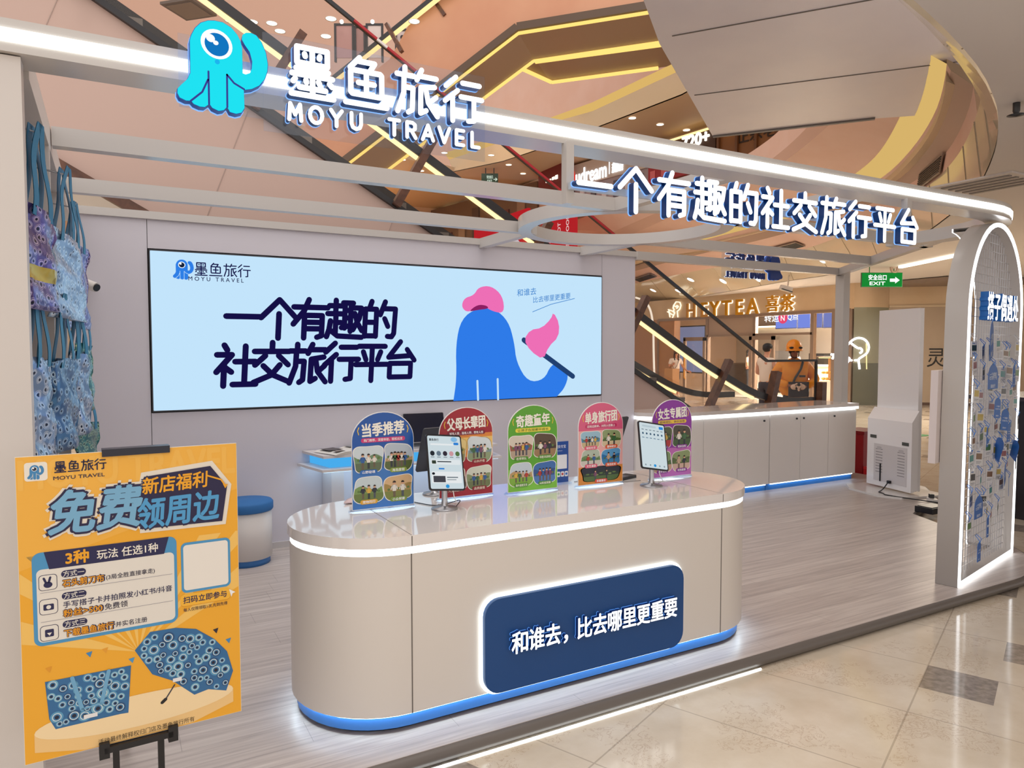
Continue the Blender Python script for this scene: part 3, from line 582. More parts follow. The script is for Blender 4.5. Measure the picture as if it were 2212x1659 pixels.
def emblem(root, T, h_, face='20e2f2', fs=1.0, d=.035, back=False):
    P = [(a*h_, b*h_) for a, b in LOGO]
    ctr = lambda k: [((a-.48*h_)*k+.48*h_, (b-.5*h_)*k+.5*h_) for a, b in P]
    mb = MB(); mb.prism(P, 0, d, mat('1450b8', .35), T); o = mb.build('emblem', root)
    mb = MB(); mb.prism(ctr(.985), d, d+.003, glow(face, fs) if not back else mat('173a8a', .4), T); mb.build('face', o)
    mb = MB(); mb.prism(ctr(1.018), -.006, 0, HALO, T); mb.build('back_light', o)
    if back: return
    mb = MB()
    for g in LGROOVE: mb.cap([(a*h_, b*h_) for a, b in g], .02*h_, d+.003, d+.0045, mat('0a1f9e', .4), T)
    mb.build('groove', o); mb = MB(); e = lambda x, y, rx, ry, z, c, r=0: mb.prism(ell(x*h_, y*h_, rx*h_, ry*h_, 28, r), z-.001, z, c, T)
    e(.417, .738, .168, .158, d+.005, glow('fdfdff', 1.05), -.5); e(.418, .732, .128, .124, d+.0065, glow('1275c0', 1), -.5); e(.352, .789, .048, .042, d+.008, glow('ffffff', 1), -.5); e(.407, .747, .028, .024, d+.008, glow('ffffff', 1)); e(.42, .545, .026, .026, d+.005, glow('1fb4ee', 1)); mb.build('eye', o)
emblem(M1, fr((.21, 2.66, 2.448), (1, 0, 0), (0, 0, 1), (0, -1, 0)), .298)
letters(M1, '墨鱼旅行', .562, 2.542, .178, .18, .0195, .197, T0)
letters(M1, 'MOYU', .566, 2.462, .05, .056, .0135, .0735, T0, .025); letters(M1, 'TRAVEL', .933, 2.462, .05, .056, .0135, .0685, T0, .025)
MB().box(.49, 1.36, 2.668, 2.673, 2.42, 2.76, glass('f4f8ff', .04)).build('back_plate', M1)
MB().box(.22, .49, 2.668, 2.673, 2.46, 2.70, glass('f4f8ff', .04)).build('back_plate', M1)
M2 = thing('hanging_sign', 'lit white slogan letters of eleven characters hung below the right front beam', 'sign', (3.03, 2.66, 2.27))
letters(M2, '一个有趣的社交旅行平台', 1.776, 2.272, .208, .208, .0235, .2275, T0)
MB().box(1.78, 4.29, 2.668, 2.685, 2.355, 2.385, mat('b9c6d6', .3)).build('rail', M2)
# rear sign seen from behind, mirrored
M3 = thing('hanging_sign', 'dark blue back of a lit logo sign facing away under the rear right beam', 'sign', (6.6, 5.82, 2.35))
q0, q1 = at(1699, 606, 'Y', 5.9), at(1546, 600, 'Y', 5.9)
T3 = fr((q0.x, 5.99, q0.z), (-1, 0, 0), (0, 0, 1), (0, -1, 0)); Wd = q0.x-q1.x
NB = mat('16307c', .4); HALO3 = glow('e2edff', 1.2)
def backletters(s, x0, z0, cw, h_, sw, adv):
    for i, ch in enumerate(s):
        if ch == ' ': continue
        mb = MB(); glyph(mb, ch, x0+i*adv, z0, cw, h_, sw, 0, .03, NB, T3); o = mb.build('letter', M3); mb = MB(); glyph(mb, ch, x0+i*adv, z0, cw, h_, sw*1.5, -.006, 0, HALO3, T3); mb.build('edge_light', o)
hh = .30; emblem(M3, T3, hh, back=True, d=.03)
backletters('墨鱼旅行', .29, .115, .142, .175, .0145, .158); backletters('MOYU', .29, .01, .042, .06, .01, .06); backletters('TRAVEL', .57, .01, .042, .06, .01, .06)
MB().box(.25, .95, .0, .32, -.012, -.007, glass('f4f8ff', .04), T3).build('back_plate', M3)
# counter ----------------------------------------------------------
K = thing('reception_counter', 'long white round-ended reception counter with white light line and blue base', 'counter', (1.93, 3.15, PZ))
def stad(r): return arc(2.80, 3.149, r, -90, 90, 20)+arc(1.06, 3.149, r, 90, 270, 20)
mb = MB(); mb.prism(stad(.374), PZ+.022, .146, mat('3a78c4', .4)); mb.build('toe_kick', K)
mb = MB(); mb.prism(stad(.34), PZ, PZ+.022, BLACK); mb.build('plinth', K)
mb = MB(); mb.ring(stad(.392), stad(.378), .1435, .145, glow('dcf2ff', 11)); mb.build('base_light', K)
mb = MB(); mb.prism(stad(.396), .146, .815, mat('ddd6cf', .28)); mb.build('body', K)
mb = MB(); mb.prism(stad(.394), .815, .847, LEDS); mb.build('light_line', K)
mb = MB(); mb.prism(stad(.405), .847, .893, mat('e9e3e0', .07, coat=.4)); mb.build('countertop', K, bevel=.004)
mb = MB()
for x in (1.06, 2.80): mb.box(x-.0022, x+.0022, 2.7515, 2.76, .146, .815, SEAM); mb.box(x-.0018, x+.0018, 2.75, 3.54, .8932, .8936, mat('9a928d')); mb.box(x-.002, x+.002, 2.7435, 2.75, .85, .89, SEAM)
mb.build('seam', K)
TS = fr((1.381, 2.753, .152), (1, 0, 0), (0, 0, 1), (0, -1, 0)); SW_, SH_ = 1.127, .418
mb = MB(); mb.prism(rrect(0, 0, SW_, SH_, .075), .012, .034, mat('0d4684', .5), TS); sp = mb.build('sign_panel', K)
mb = MB(); mb.prism(rrect(-.013, -.013, SW_+.013, SH_+.013, .085), .0, .012, glow('f4ffff', 2.2), TS); mb.build('edge_light', sp)
for i, ch in enumerate('和谁去，比去哪里更重要'):
    x = .13+i*.0865+(-.018 if ch == '，' else 0)
    wd = None if ch == '，' else .079
    mb = MB(); put_text(mb, ch, x+.03, .215, .105, glow('fbfdff', 1.6), TS, .034, .056, .02, w=wd, side=mat('0d2f74', .4)); mb.build('letter', sp)
    mb = MB(); put_text(mb, ch, x+.03, .215, .105, glow('5f9cf2', 1.1), TS, .0342, .0355, .036, w=wd); mb.build('letter_halo', sp)
# cabinets right ----------------------------------------------------------
CABM = mat('f0ebe7', .33)
for (x0, x1, seams, knobs, lab) in ((5.0, 6.42, (5.43, 5.93), (6.33,), 'white cupboard unit next to the back wall, left of the pair under the long worktop'), (6.43, 7.93, (6.93, 7.42), (6.86, 6.98, 7.52), 'white cupboard unit at the open right end of the long worktop')):
    c = thing('cabinet', lab, 'cabinet', ((x0+x1)/2, 5.85, PZ)); MB().box(x0, x1, 5.63, 6.1, .14, .93, CABM).build('body', c)
    MB().box(x0, x1, 5.66, 6.05, PZ, .14, mat('2f7fd4', .45)).build('toe_kick', c)
    es = [x0]+list(seams)+[x1]
    for a, b in zip(es, es[1:]): d = MB().box(a+.003, b-.003, 5.61, 5.63, .145, .92, CABM).build('door', c)
    for x in knobs:
        MB().lathe([(.011, 0), (.011, .012), (1e-4, .013)], (x, 5.61, .86), DARKM, 12, lambda a, b, z: V((a, -z, b))).build('lock', c)
    MB().box(x0+.05, x1-.02, 5.635, 5.65, .128, .138, glow('e6f4ff', 4)).build('base_light', c)
c = thing('cabinet', 'narrow angled white cabinet end joining the worktop to the back wall', 'cabinet', (4.87, 5.85, PZ))
MB().prism([(4.75, 5.88), (4.998, 5.615), (4.998, 6.1), (4.75, 6.1)], PZ, .93, CABM).build('body', c)
wk = thing('worktop', 'long glossy white worktop with a white light line over the right cupboards', 'worktop', (6.3, 5.85, .93))
wp = [(4.75, 5.85), (4.99, 5.59), (7.95, 5.59), (7.95, 6.16), (4.75, 6.16)]
MB().prism(wp, .962, 1.0, mat('e9e1dc', .1, coat=.3)).build('slab', wk, bevel=.003)
MB().prism([(x, y+.004) for x, y in wp], .932, .961, LEDS).build('light_line', wk)
# wall table ----------------------------------------------------------
tb = thing('wall_table', 'white shelf table with blue lit edge against the back wall', 'table', (2.2, 5.6, PZ))
top = [(1.34, 5.9), (1.41, 5.5), (2.92, 5.5), (2.98, 5.9)]
MB().prism(top, .815, .835, mat('dcd6d6', .3)).build('tabletop', tb)
MB().prism([(1.40, 5.9), (1.47, 5.55), (2.86, 5.55), (2.9, 5.9)], .735, .815, glow('4bb0f2', .95)).build('blue_light_band', tb)
MB().prism([(1.30, 5.9), (1.39, 5.46), (2.94, 5.46), (3.02, 5.9)], .715, .735, mat('e4dfde', .3)).build('lower_shelf', tb)
MB().prism([(1.32, 5.88), (1.41, 5.49), (2.92, 5.49), (3.0, 5.88)], .708, .714, glow('bfe6ff', 2.0)).build('under_light', tb)
for x in (1.5, 2.72): MB().box(x, x+.1, 5.62, 5.9, PZ, .708, mat('ddd8da', .35)).build('leg', tb)
def stool(x, y, h_, lab):
    s = thing('stool', lab, 'stool', (x, y, PZ), 0, 'round white stools by the wall table'); c = (x, y, 0)
    MB().lathe([(1e-4, PZ), (.165, PZ), (.165, PZ+.05), (.16, PZ+.055)], c, mat('3a78bd', .5), 40).build('plinth', s)
    MB().lathe([(.16, PZ+.05), (.18, PZ+.05), (.18, h_-.07), (.16, h_-.068)], c, mat('e4dfdc', .4), 40).build('drum', s)
    MB().lathe([(1e-4, h_-.075), (.186, h_-.075), (.192, h_-.065), (.192, h_-.018), (.18, h_-.004), (1e-4, h_)], c, mat('2f6fb0', .75), 40).build('cushion', s)
stool(.86, 5.62, .535, 'round white stool with blue cushion behind the yellow poster'); stool(2.42, 5.25, .56, 'round stool with blue cushion behind the red arched card')
# laptop and magazine
lt = thing('laptop', 'open silver laptop with dark screen on the wall table', 'laptop', (2.36, 5.67, .835), -.1); lt.scale = (1.16, 1.16, 1.16); TL = lambda a, b, c: I(a, b, c)
MB().prism(rrect(-.16, -.11, .16, .11, .012), .001, .014, SILVER).build('base', lt, False)
mb = MB(); mb.box(-.135, .135, -.02, .085, .0142, .0155, mat('33343a', .5)); mb.build('keyboard', lt, False)
Ts = fr((0, .115, .012), (1, 0, 0), (0, .3, .954), (0, -.954, .3)); sc = MB().prism(rrect(-.16, 0, .16, .225, .01), 0, .007, SILVER, Ts).build('lid', lt, False)
MB().prism(rrect(-.156, .004, .156, .221, .008), .007, .0085, mat('14162b', .15), Ts).build('screen', sc, False)
mg = thing('magazine', 'open magazine with dark photos lying on the wall table', 'magazine', (1.66, 5.69, .836), .35); mg.scale = (1.15, 1.15, 1.3)
mb = MB()
for sgn in (-1, 1):
    P = [(sgn*x, .014*sin(min(x/.2, 1)*pi)+.004) for x in (0, .03, .07, .12, .17, .2)]
    mb.ribbon([V((a, -.13, z)) for a, z in P], [V((a, .13, z)) for a, z in P], mat('e6e1da', .4)); mb.ribbon([V((a, -.13, 0)) for a, z in P], [V((a, -.13, z)) for a, z in P], mat('cfc8c0'))
mb.build('pages', mg, False)
mb = MB()
for x0, y0, x1, y1, c in ((-.17, -.02, -.06, .1, '3b3336'), (.04, .03, .16, .11, '8d8f93'), (.04, -.1, .12, -.02, 'b0a79c'), (-.17, -.1, -.1, -.05, '71615a')): mb.box(x0, x1, y0, y1, .0195, .0205, paper(c))
mb.build('printed_pictures', mg, False)
# ================================================================== things on the counter
TOPZ = .893
ACR = glass('f2f8ff', .12)
def arch2(w_, h_, n=20, k=.5): r = w_/2; return [(-r, 0), (r, 0)]+[(r*cos(pi*i/n), h_-r*k*2*.86+r*k*2*.86*sin(pi*i/n)) for i in range(n+1)]
def blob(cx, cy, w_, h_, ph=0): return [(cx+w_/2*(1+.07*sin(3*t+ph))*max(-1, min(1, 1.22*cos(t))), cy+h_/2*(1+.07*cos(2*t+ph))*max(-1, min(1, 1.22*sin(t)))) for t in [2*pi*i/28 for i in range(28)]]
def photo(pr, cx, cy, w_, h_, sky, hill, ground, people, ph=0, L=2):
    b = smooth(blob(cx, cy, w_, h_, ph), 1, True); g = [(cx+(x-cx)*1.05, cy+(y-cy)*1.05) for x, y in b]
    pr.poly(g, 'f4f1ea', L); pr.poly(b, sky, L+1)
    h1 = [(x, min(y, cy+h_*(.08+.1*sin(7*(x-cx)/w_+ph)))) for x, y in b if True]; pr.poly(h1, hill, L+2)
    q = clipy(b, cy-h_*.14)
    if len(q) > 2: pr.poly(q, ground, L+3)
    for i in range(7): pr.el(cx+w_*(-.36+.12*i), cy+h_*(-.02+.05*sin(i*2.3+ph)), w_*.05, h_*.05, ('5d7a3e', '3f5a34', '8a9a58')[i % 3], L+4)
    for (x, s, c1, c2) in people:
        X, Y, s = cx+x*w_*.5, cy-h_*.08, s*h_
        pr.rr(X-s*.07, Y-s*.48, X-.005*s, Y, s*.02, c2, L+5); pr.rr(X+.005*s, Y-s*.48, X+s*.07, Y, s*.02, c2, L+5)
        pr.rr(X-s*.12, Y-s*.08, X+s*.12, Y+s*.28, s*.05, c1, L+6); pr.line([(X-s*.12, Y+s*.22), (X-s*.2, Y+.02*s)], s*.06, c1, L+6); pr.line([(X+s*.12, Y+s*.22), (X+s*.19, Y+.04*s)], s*.06, c1, L+6)
        pr.el(X, Y+s*.38, s*.085, s*.105, 'dba988', L+7); pr.poly(clipy(ell(X, Y+s*.4, s*.1, s*.115, 18), Y+s*.4, False), '2a1d1a', L+8)
PAL = ['2f5f9e', 'b5382f', 'e8e2d6', '3e6a44', 'd9b04a', '2b2f3c', 'c7a98e', '7d4a6a']
def folks(n, s=.62, seed=0):
    r = random.Random(seed); return [(-.62+1.24*(i+.5)/n, s*(.9+.2*r.random()), PAL[r.randrange(8)], ('2b2f3c', '4a4f5e', '6d5b4a')[r.randrange(3)]) for i in range(n)]
def card(x, y, rz, body, dark, title, sub, subc, subt, photos, label, extra=None):
    t = thing('display_card', label, 'sign', (x, y, TOPZ), rz, None); w_, h_ = .305, .455
    T = lambda a, b, z: V((a, -z, b))
    P = arch2(w_, h_); mb = MB(); mb.prism(P, -.004, 0, mat('f3f1ee', .2), lambda a, b, z: V((a, -z, b+.012))); o = mb.build('panel', t, False)
    TT = lambda a, b, z: V((a, -z-.0006, b+.012)); pr = Print(TT, lambda c: mat(c, .22, key='print'), .00025)
    S_ = [(a*.985, .003+b*.985) for a, b in P]; pr.poly(S_, body, 0)
    if extra: extra(pr, S_)
    pr.text(title, 0, .374, .066, 'f8f4e8', 4, .03, w=.165+.01*len(title), rot=.05)
    for sg in (-1, 1): pr.line([(sg*.118, .385), (sg*.124, .37), (sg*.119, .352)], .004, 'f0c93f', 4)
    pr.rr(-.108, .313, .108, .334, .01, subc, 4); pr.text(sub, 0, .3235, .0145, subt, 6, .012, w=.19)
    for i, (cx, cy, pw, ph, sky, hill, gr, n, cap, cc, ct) in enumerate(photos):
        photo(pr, cx, cy, pw, ph, sky, hill, gr, folks(n, .55 if n > 2 else .72, hash(cap) % 97 if False else i*7+len(title)*3+n), i*1.7)
        pr.rr(cx-.042, cy-ph*.5-.008, cx+.042, cy-ph*.5+.013, .01, cc, 12); pr.text(cap, cx, cy-ph*.5+.0025, .0145, ct, 14, .012, w=min(.07, .0155*len(cap)))
    pr.mb.build('print', o, False)
    mb = MB(); mb.prism([(a*.5, b) for a, b in arc(0, .0, .33, 180, 360, 18)], 0, .01, ACR, lambda a, b, z: V((a*1.0, b*.18+.02, z))); mb.prism(rrect(-.155, -.012, .155, .03, .01), 0.0, .011, ACR); mb.build('acrylic_foot', t, False)
Q4 = ((-.073, .235, .135, .125), (.073, .235, .135, .125), (-.073, .09, .135, .115), (.073, .09, .135, .115))
def lower(c, y0):
    def f(pr, S_): pr.poly(clipy(S_, y0), c, 1)
    return f
card(1.115, 3.25, 0, '1e56a8', '', '当季推荐', '热门推荐，深度体验，轻松出发', 'd23a78', 'ffffff', [Q4[0]+('cfdbe0', '6f8f6a', '5f6f52', 3, '山野秘境', '2b6cb8', 'ffffff'), Q4[1]+('b9c4cf', 'b79a70', '5c6a3c', 5, '海岛度假', '8fa84a', 'ffffff'), Q4[2]+('c9d6d8', '7c9a58', '6b7d42', 3, '宠物同行', 'e0a93a', 'ffffff'), Q4[3]+('d8b487', 'a88a4c', '7d8440', 2, '小众探索', '7d9a46', 'ffffff')], 'blue arched acrylic card with travel photos at the left end of the counter', lower('3d78bf', .19))
card(1.572, 3.30, .02, 'a31c2c', '', '父母长辈团', '饭有人管，路有人带，照有人拍', '7d1430', 'ffffff', [Q4[0]+('e9cf8a', 'b9a05a', '8a8a5c', 3, '人文慢游', '8d1f30', 'f5e6d0'), Q4[1]+('d9e3e6', '7f9aa0', '8fa07a', 4, '山水疗愈', '8d1f30', 'f5e6d0'), Q4[2]+('d6c3a0', '8b6a5a', '6b5a4c', 3, '人文探索', '8d1f30', 'f5e6d0'), Q4[3]+('d8dccb', '8c9a70', '6f7a50', 4, '品质度假', '8d1f30', 'f5e6d0')], 'dark red arched acrylic card behind the left tablet on the counter', lambda pr, S_: (pr.poly(clipy(clipy(S_, .32), .2, False), 'e08a3a', 1), pr.poly(clipy(clipy(S_, .3), .24, False), 'efc56a', 2)))
card(1.943, 3.26, 0, '5aa62c', '', '奇趣童年', '让孩子在探索中成长', 'f0dc4a', '3f6a1e', [Q4[0]+('d9cdbd', '9a5a44', 'b5a08a', 4, '名师带队', '4d8f2a', 'f8f4e0'), Q4[1]+('5a4636', '3e3028', '9a7a56', 3, '非遗文化体验', '4d8f2a', 'f8f4e0'), Q4[2]+('c5d2dc', 'b99a6a', '7fae3c', 4, '海外插班交流', '4d8f2a', 'f8f4e0'), Q4[3]+('3c6cae', '2f5590', '4f7ab8', 4, 'AI科技探索', '4d8f2a', 'f8f4e0')], 'green arched acrylic card in the middle of the counter', lower('7cbf3e', .12))
P5 = ((-.07, .25, .125, .095), (.07, .25, .125, .095), (-.068, .147, .125, .09), (.07, .147, .125, .09))
card(2.37, 3.24, 0, 'de5f86', '', '单身旅行团', '边玩边脱单，对的人在路上', 'c93a6a', 'ffffff', [P5[0]+('9cc3d6', '4f86a8', 'c9b48a', 4, '轻松社交', 'e05a7a', 'ffffff'), P5[1]+('8fa070', '4f6a3a', 'd8c4a0', 2, '趣味破冰', 'e0603a', 'ffffff'), P5[2]+('b5c2b0', '6a8a5a', 'cfcabf', 2, '文艺漫游', 'e05a7a', 'ffffff'), P5[3]+('5f9fd0', '2f74b0', '3f86b8', 2, '海岛狂欢', 'e0603a', 'ffffff'), (0, .058, .25, .085, '1c2436', '24382c', '4f6a3a', 2, '恣意撒欢', 'e0503a', 'ffffff')], 'pink arched acrylic card second from the right on the counter', lambda pr, S_: (pr.poly(clipy(S_, .30), 'eeb0ae', 1), pr.poly(clipy(S_, .1), 'd98a3a', 2)))
card(2.868, 3.22, 0, '8a2aa0', '', '女生专属团', '姐妹成队，快乐加倍', 'f0c93f', '5a2a5a', [Q4[0]+('4f5a3a', '38442a', 'b5343a', 2, '结伴出游', '8a2f9a', 'ffffff'), Q4[1]+('4a4436', '2f3a24', '3f5a34', 2, '周末治愈', '8a2f9a', 'ffffff'), Q4[2]+('7f9a6a', '4f6a44', 'c9a08a', 2, '户外活动', '8a2f9a', 'ffffff'), Q4[3]+('8a9a6a', '55683c', 'd0b0a0', 2, '松弛度假', '8a2f9a', 'ffffff')], 'purple arched acrylic card behind the right tablet on the counter', lower('c06ab8', .17))
# payment stand (the square code itself is left blank)
t = thing('payment_stand', 'small blue payment notice stand half hidden behind the green card', 'sign', (2.185, 3.40, TOPZ), 0)
Tp = lambda a, b, z: V((a, -z, b)); MB().box(-.075, .075, .008, .24, -.003, 0, mat('2350a0', .25), Tp).build('panel', t, False)
pr = Print(lambda a, b, z: V((a, -z-.0003, b)), lambda c: mat(c, .25, key='print'), .0003); pr.text('使用支付宝', .012, .212, .02, 'e8eef8', 1, .012, w=.09); pr.text('可先享后付', .012, .188, .009, 'b9cbe8', 1); pr.rr(-.015, .085, .065, .165, .003, 'f2f2f2', 1)
for k, c in enumerate(('2f9e4a', 'c43a34', '2f6fc4')): pr.rr(-.002+k*.026, .04, .02+k*.026, .07, .005, 'f0f0f0', 1); pr.el(.009+k*.026, .055, .007, .007, c, 2)
pr.mb.build('print', t, False); MB().box(-.08, .08, -.03, .03, 0, .01, ACR, I).build('acrylic_foot', t, False)
# tablets -----------------------------------------------------------
def tablet(x, y, rz, label, ui, roll=0.12):
    t = thing('tablet_stand', label, 'tablet', (x, y, TOPZ), rz)
    MB().lathe([(1e-4, 0), (.062, 0), (.064, .003), (.06, .008), (.022, .012), (.016, .02), (.0135, .05), (.0135, .13)], (0, 0, 0), SILVER, 36).build('stand', t, False)
    U = V((cos(roll), 0, -sin(roll))); N = V((0, -.94, .34)).normalized(); W = N.cross(U).normalized(); U = W.cross(N)
    T = fr(V((0, -.012, .225)), U, W, N); MB().prism(rrect(-.096, -.135, .096, .135, .014), -.008, 0, mat('26272c', .3), T).build('tablet', t, False, bevel=.002)
    pr = Print(T, lambda c: glow(c, .85), .0004); pr.rr(-.089, -.127, .089, .127, .008, 'd9e8ee', 1); ui(pr); pr.mb.build('screen', t, False)
    MB().tube([T(.03, -.135, -.004), T(.032, -.16, -.004), T(.03, -.2, .02), V((.08, .03, .004)), V((.02, .1, .003))], .0022, mat('e6e2de', .5), 6).build('charging_cable', t, False)
def ui1(pr):
    pr.text('墨鱼旅行', -.055, .108, .013, '14161c', 3, .02); pr.rr(-.075, .082, .05, .09, .004, 'f4f9fb', 2); pr.rr(.05, .085, .078, .097, .006, '2f86e0', 3); pr.el(.055, .112, .018, .012, '8cc4ee', 2)
    for k in range(5): pr.el(-.068+k*.034, .042, .012, .012, ('2b3038', '6d7f8f', '3a3440', 'd8a0a8', '5a7a4a')[k], 3); pr.rr(-.078+k*.034, .022, -.058+k*.034, .026, .001, '8b97a0', 3)
    pr.rr(-.08, -.012, .08, .012, .004, 'eef5f8', 2); pr.rr(-.074, -.008, -.052, .008, .003, '3a4438', 3); pr.rr(-.045, .0, .03, .005, .001, '3c4248', 3); pr.rr(-.04, -.035, -.01, -.028, .001, '2f86e0', 3)
    pr.rr(-.08, -.1, .08, -.045, .003, 'f4f8fa', 2); pr.el(-.07, -.055, .008, .006, '20242a', 3); pr.rr(-.072, -.096, -.008, -.066, .002, '4a4a52', 3); pr.rr(.0, -.075, .06, -.07, .001, '6f7a82', 3); pr.rr(.0, -.086, .05, -.082, .001, '9aa4aa', 3); pr.el(0, -.115, .01, .009, '2f9ee6', 3)
def ui2(pr):
    pr.rr(-.07, .104, .03, .114, .005, 'c2d4dc', 2); pr.rr(.05, .1, .08, .116, .004, '2f8fe6', 3)
    for k in range(6): pr.rr(-.076+k*.027, .086, -.06+k*.027, .09, .001, '6f7f8a', 3); pr.el(-.068+k*.027, .066, .006, .006, '3c5a74', 3); pr.rr(-.076+k*.027, .04, -.06+k*.027, .044, .001, '5f7f9a', 3)
    for k in range(5): pr.el(-.066+k*.033, -.112, .005 if k != 2 else .009, .005 if k != 2 else .008, '8fa0aa' if k != 2 else '2f9ee6', 3)
tablet(1.375, 3.13, .12, 'tilted tablet showing a travel app in front of the red arched card', ui1)
tablet(2.615, 3.10, .05, 'tilted tablet with nearly blank pale screen beside the purple arched card', ui2, .2)
# rear-facing tablets and small things
def rear_tablet(x, y, rz, label):
    t = thing('tablet_stand', label, 'tablet', (x, y, TOPZ), rz)
    MB().lathe([(1e-4, 0), (.06, 0), (.062, .003), (.058, .008), (.02, .012), (.0135, .05), (.0135, .14)], (0, 0, 0), SILVER, 32).build('stand', t, False)
    T = fr((0, 0, .24), (1, 0, 0), (0, -.34, .94), (0, -.94, -.34)); MB().prism(rrect(-.09, -.125, .09, .125, .012), 0, .008, mat('3a3c44', .35), T).build('tablet', t, False)
rear_tablet(1.47, 3.48, .15, 'dark back of a tablet on its silver stand between the blue and red cards')
rear_tablet(2.62, 3.46, .25, 'dark back of a tablet peeking out right of the pink card')
t = thing('card_terminal', 'flat black device lying on the counter behind the pink card', 'device', (2.62, 3.36, TOPZ), .3); MB().prism(rrect(-.085, -.04, .085, .04, .01), 0, .016, BLACK).build('body', t, False, bevel=.003); MB().box(-.075, .02, -.03, .03, .016, .0166, mat('30323a', .12)).build('screen', t, False)
def cable(pts, label, m, r=.003, name='cable'): return tag(MB().tube(smooth(pts, 3), r, m, 7).build(name), label, 'cable')
z = TOPZ+.003
cable([(1.30, 3.33, z), (1.33, 3.25, z), (1.36, 3.2, z), (1.44, 3.22, z), (1.5, 3.2, z+.02), (1.44, 3.14, z)], 'thin black cable looping by the left tablet foot on the counter', BLACK, .0022)
cable([(2.3, 3.40, z), (2.4, 3.42, z), (2.48, 3.33, z), (2.55, 3.25, z), (2.66, 3.25, z)], 'thin pale cable on the counter between pink card and right tablet', mat('8f8a88', .5), .002)
cl = MB(); n = 9
pts = [[V((.98+.24*i/n+.05*j/n, 3.45+.1*j/n-.02*i/n, TOPZ+.006+.006*sin(i*2.1+j)*sin(j*1.3))) for i in range(n+1)] for j in range(n+1)]
cl.add([q for r in pts for q in r], [[j*(n+1)+i, j*(n+1)+i+1, (j+1)*(n+1)+i+1, (j+1)*(n+1)+i] for i in range(n) for j in range(n)], mat('d9c3c4', .8), True)
o = cl.build('cloth'); sd = o.modifiers.new('thick', 'SOLIDIFY'); sd.thickness = .004; sd.offset = 1; tag(o, 'crumpled pale pink cloth on the counter behind the blue card', 'cloth')
# ================================================================== poster on its easel
E_ = thing('poster_easel', 'black easel stand holding up the yellow poster at the lower left', 'easel', (.055, 2.5, 0), .045)
for x in (-.068, .058): MB().bar((x, .012, .0), (x, .012, .6), .018, .018, BLACK).build('leg', E_, False)
MB().bar((0, .03, .45), (0, .012, 1.34), .022, .018, BLACK).build('mast', E_, False)
MB().box(-.1, .09, -.034, .02, .425, .443, BLACK).build('ledge', E_, False)
MB().bar((0, .75, .08), (0, .06, .9), .02, .02, BLACK).build('rear_leg', E_, False)
for x in (-.1, .09): MB().box(x-.014, x+.014, -.034, .02, .41, .458, BLACK).build('clip', E_, False)
MB().box(-.085, .1, -.024, .02, 1.330, 1.352, mat('202231', .3)).build('top_clamp', E_, False)
PO = thing('poster', 'yellow promotional poster board with blue headline standing on the easel', 'poster', (.055, 2.483, .895), .045)
MB().box(-.3, .3, -.45, .45, -.006, 0, mat('f2ead8', .4), lambda a, b, z: V((a, -z, b))).build('board', PO, False)
pp = lambda c: mat(c, .38, key='print')
TPp = lambda a, b, z: V((a, -z-.0004, b)); pr = Print(TPp, pp, .0003)
def pix(x, y): # crop pixel (1274x1659 zoom of the poster) -> board coordinates, by bilinear inverse of its four corners
    q = [(46, 138), (1152, 52), (1195, 1365), (132, 1650)]; u = v_ = .5
    for _ in range(12):
        fx = (1-u)*(1-v_)*q[0][0]+u*(1-v_)*q[1][0]+u*v_*q[2][0]+(1-u)*v_*q[3][0]; fy = (1-u)*(1-v_)*q[0][1]+u*(1-v_)*q[1][1]+u*v_*q[2][1]+(1-u)*v_*q[3][1]
        ax = (1-v_)*(q[1][0]-q[0][0])+v_*(q[2][0]-q[3][0]); ay = (1-v_)*(q[1][1]-q[0][1])+v_*(q[2][1]-q[3][1]); bx = (1-u)*(q[3][0]-q[0][0])+u*(q[2][0]-q[1][0]); by = (1-u)*(q[3][1]-q[0][1])+u*(q[2][1]-q[1][1])
        D = ax*by-ay*bx; u += ((x-fx)*by-(y-fy)*bx)/D; v_ += ((y-fy)*ax-(x-fx)*ay)/D
    return (-.3+.6*u, .45-.9*v_)
pr.rr(-.299, -.449, .299, .449, .001, 'f0ad2e', 0)
pr.poly([(-.299, .449), (.299, .449), (.299, .30), (-.299, .12)], 'f3b545', 1)
for k in range(9):
    a = radians(18+k*18); b = a+radians(8); P = [(0, -.18), (cos(a)*.5, -.18+sin(a)*.5), (cos(b)*.5, -.18+sin(b)*.5)]; P = [(max(-.298, min(.298, x)), y) for x, y in P]; pr.poly(clipy(P, .16), 'f4c566', 1)
pr.text('MOYU TRAVEL', .0, .4, .12, 'f4bb52', 2, .025, w=.585)
a = pix(92, 255); pr.rr(a[0], a[1], a[0]+.056, a[1]+.054, .008, 'efe9de', 3); pr.logo(a[0]+.007, a[1]+.004, .042, '3f87bd', 4, bgc='efe9de')
a = pix(222, 212); pr.glyphs('墨鱼旅行', a[0], a[1], .032, .033, .0036, '17143c', 4, .034); a = pix(340, 226); pr.text('MOYU TRAVEL', a[0], a[1], .015, '17143c', 4, .014, w=.13)
def head(t, x, y, em, c, wd, rot=.0, bold=.03, sh=.12, L=5, o1=.075, o2=.13):
    u, v_ = pix(x, y)
    for k, (ex, cc) in enumerate(((o2, 'e8e0d2'), (o1, '1b1442'), (bold, c))): pr.text(t, u, v_, em, cc, L+k*3, ex, w=wd, rot=rot, shear=sh)
pr.poly([pix(*q) for q in ((640, 290), (655, 225), (1005, 165), (1100, 260), (1075, 430), (640, 480))], '1b1442', 9); pr.poly([pix(*q) for q in ((625, 290), (640, 205), (1015, 140), (1125, 250), (1095, 445), (640, 500))], 'e8e0d2', 4)
